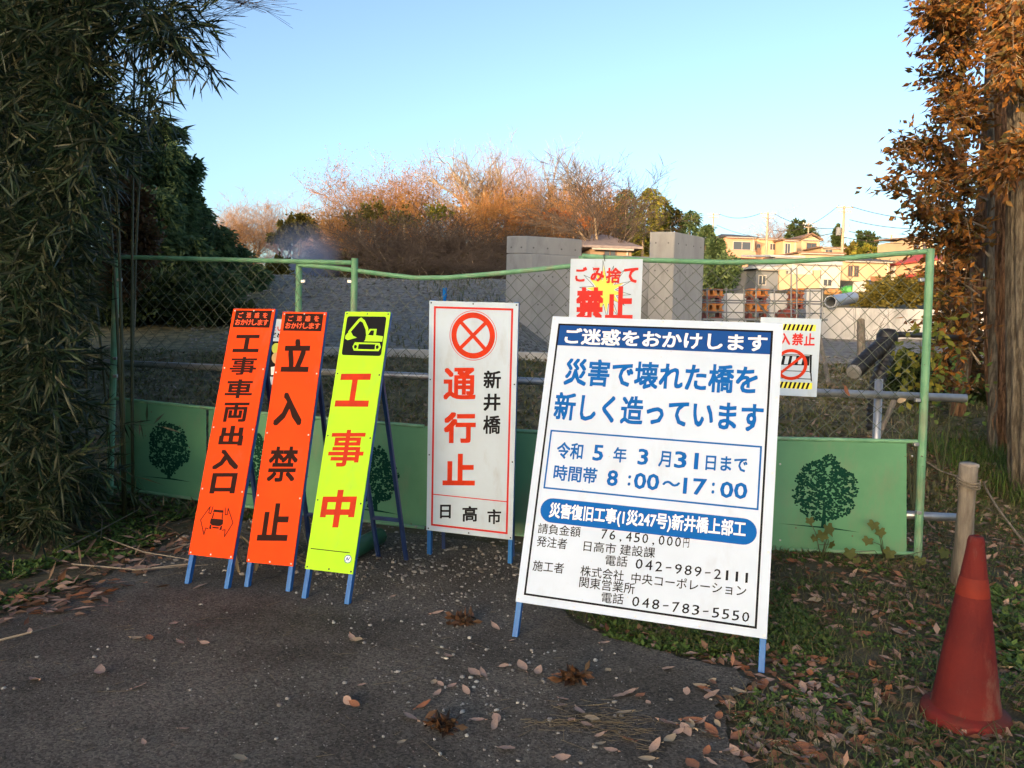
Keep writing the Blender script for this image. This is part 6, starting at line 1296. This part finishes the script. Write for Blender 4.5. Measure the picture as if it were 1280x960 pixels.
road_leaves = [(42, 852, 24), (124, 842, 30), (175, 860, 18), (171, 800, 18), (187, 799, 16), (225, 805, 15), (256, 806, 17), (37, 791, 14), (217, 781, 12), (440, 800, 20), (445, 802, 18), (435, 878, 18), (452, 858, 12), (444, 882, 20), (560, 823, 24), (592, 843, 24), (603, 844, 22), (542, 855, 14), (551, 857, 13), (565, 859, 15), (583, 865, 18), (546, 869, 20), (530, 884, 22), (512, 899, 24), (501, 930, 16), (596, 902, 20), (618, 908, 24), (621, 900, 20), (630, 834, 14), (652, 835, 24), (672, 841, 24), (701, 846, 18), (634, 938, 24), (703, 950, 22), (619, 786, 20), (547, 768, 16), (490, 747, 10), (640, 802, 10), (760, 839, 12),
    (775, 872, 20), (800, 872, 18), (750, 921, 16), (764, 940, 20), (786, 868, 22), (724, 892, 24), (740, 900, 20), (714, 903, 22), (733, 908, 18), (810, 880, 12), (836, 905, 18), (862, 904, 20), (876, 905, 22), (808, 951, 24), (756, 805, 14), (836, 838, 20), (858, 866, 16), (700, 884, 18), (705, 876, 16), (590, 770, 14), (300, 950, 20), (230, 913, 14), (180, 930, 14)]
for i, (x, y, L_) in enumerate(road_leaves): put_leaf(x, y, L_*1.05, 'rust' if i % 9 == 4 else ('tan' if i % 7 == 3 else 'pale'), 'the dark asphalt')
cnt = 0
while cnt < 215:
    if cnt < 90: x = rng.normal(950, 75); y = rng.normal(895, 38)
    elif cnt < 125: x = rng.normal(1010, 60); y = rng.normal(940, 18)
    else: x = rng.uniform(960, 1275); y = rng.uniform(700, 955)
    if y > 965 or x > 1290 or y < 700: continue
    p = onz(x, y)
    if x < 905 and y < 850: continue
    put_leaf(x, y, rng.uniform(14, 30)*(1 if y > 780 else .7), ('pale', 'pale', 'rust', 'tan', 'rust')[rng.integers(0, 5)], 'the weedy ground right of the road'); cnt += 1
# crumpled brown clumps on the road
M_clump = leafmat('crumpled_leaf_brown', [(.03, .018, .010), (.07, .035, .018), (.12, .055, .025), (.05, .035, .02)], .1)
for x, y, s_, lb in ((577, 781, .07, 'crumpled dark brown leaf clump on the asphalt between the two white signs'), (552, 912, .05, 'crumpled brown leaf clump near the bottom centre of the asphalt'), (718, 852, .045, 'crumpled rust leaf clump below the left leg of the large board')):
    c = onz(x, y); P = np.array([tuple(c)])+rng.normal(size=(60, 3))*np.array([[s_*.5, s_*.22, 0]]); P[:, 2] = .01+np.abs(rng.normal(size=60))*.012; D = rng.normal(size=(60, 3))*np.array([[1, .6, .5]]); V, F = leaf_mesh(P-np.array(c), D, rnd_dirs(60), .055, .022, .3, .005, .5); o = link('leaf_clump', np_mesh('leaf_clump', V, F), M_clump); o.location = c; tag(o, lb, 'leaf clump')
# leaves caught on the pipe and mesh
for x, y, s_, nm in ((1057, 488, .085, 'rust'), (1125, 500, .075, 'tan')):
    me = [k_ for k_ in kinds if k_[1] == nm][1][0]; o = bpy.data.objects.new('caught_leaf', me); COL.objects.link(o); s2, z2 = gp(x, y); o.location = GP(s2, z2, .012); o.rotation_euler = (1.3, .9 if nm == 'rust' else -.3, .3); o.scale = (s_,)*3; tag(o, f'{nm} dry leaf caught in the mesh above the level pipe', 'leaf')
# green weight tube behind the lime sign
a = onz(436, 690, .07); b = onz(478, 668, .07); single('sand_tube', MB().tube([a, a.lerp(b, .1), a.lerp(b, .9), b], [.03, .055, .055, .03], 14), mat('dark_green_plastic', (.02, .09, .05), .4), 'dark green tube lying on the ground behind the lime sign', 'tube', smooth=True)
# ------------------------------------------------------------------ smoke drifting at the grove end
sm = bmesh.new(); bmesh.ops.create_icosphere(sm, subdivisions=3, radius=1); me = bpy.data.meshes.new('smoke'); sm.to_mesh(me); sm.free()
ms = bpy.data.materials.new('smoke'); ms.use_nodes = True; nn = ms.node_tree.nodes; ll = ms.node_tree.links; nn.remove(nn['Principled BSDF']); pv = nn.new('ShaderNodeVolumePrincipled'); pv.inputs['Color'].default_value = (.5, .64, .95, 1)
tcn = nn.new('ShaderNodeTexCoord'); ln = nn.new('ShaderNodeVectorMath'); ln.operation = 'LENGTH'; ll.new(tcn.outputs['Object'], ln.inputs[0]); mr = nn.new('ShaderNodeMapRange'); mr.inputs[1].default_value = 1.0; mr.inputs[2].default_value = .1; mr.inputs[3].default_value = 0; mr.inputs[4].default_value = 1; ll.new(ln.outputs['Value'], mr.inputs[0])
nz = nn.new('ShaderNodeTexNoise'); nz.inputs['Scale'].default_value = 2.2; nz.inputs['Detail'].default_value = 2; ll.new(tcn.outputs['Object'], nz.inputs['Vector']); m1 = nn.new('ShaderNodeMath'); m1.operation = 'MULTIPLY'; ll.new(mr.outputs[0], m1.inputs[0]); ll.new(nz.outputs['Fac'], m1.inputs[1]); m2 = nn.new('ShaderNodeMath'); m2.operation = 'MULTIPLY'; m2.inputs[1].default_value = 1.1; ll.new(m1.outputs[0], m2.inputs[0]); ll.new(m2.outputs[0], pv.inputs['Density']); ll.new(pv.outputs[0], nn['Material Output'].inputs['Volume'])
so = link('smoke', me, ms); so.location = at(378, 325, 27); so.scale = (1.5, 1.4, 1.4); tag(so, 'thin bluish smoke drifting over the gravel at the end of the grove', 'smoke', None, 'stuff')
for k_, (pr, _) in protos.items():
    if k_ not in used:
        for c in list(pr.children): bpy.data.objects.remove(c)
        bpy.data.objects.remove(pr)
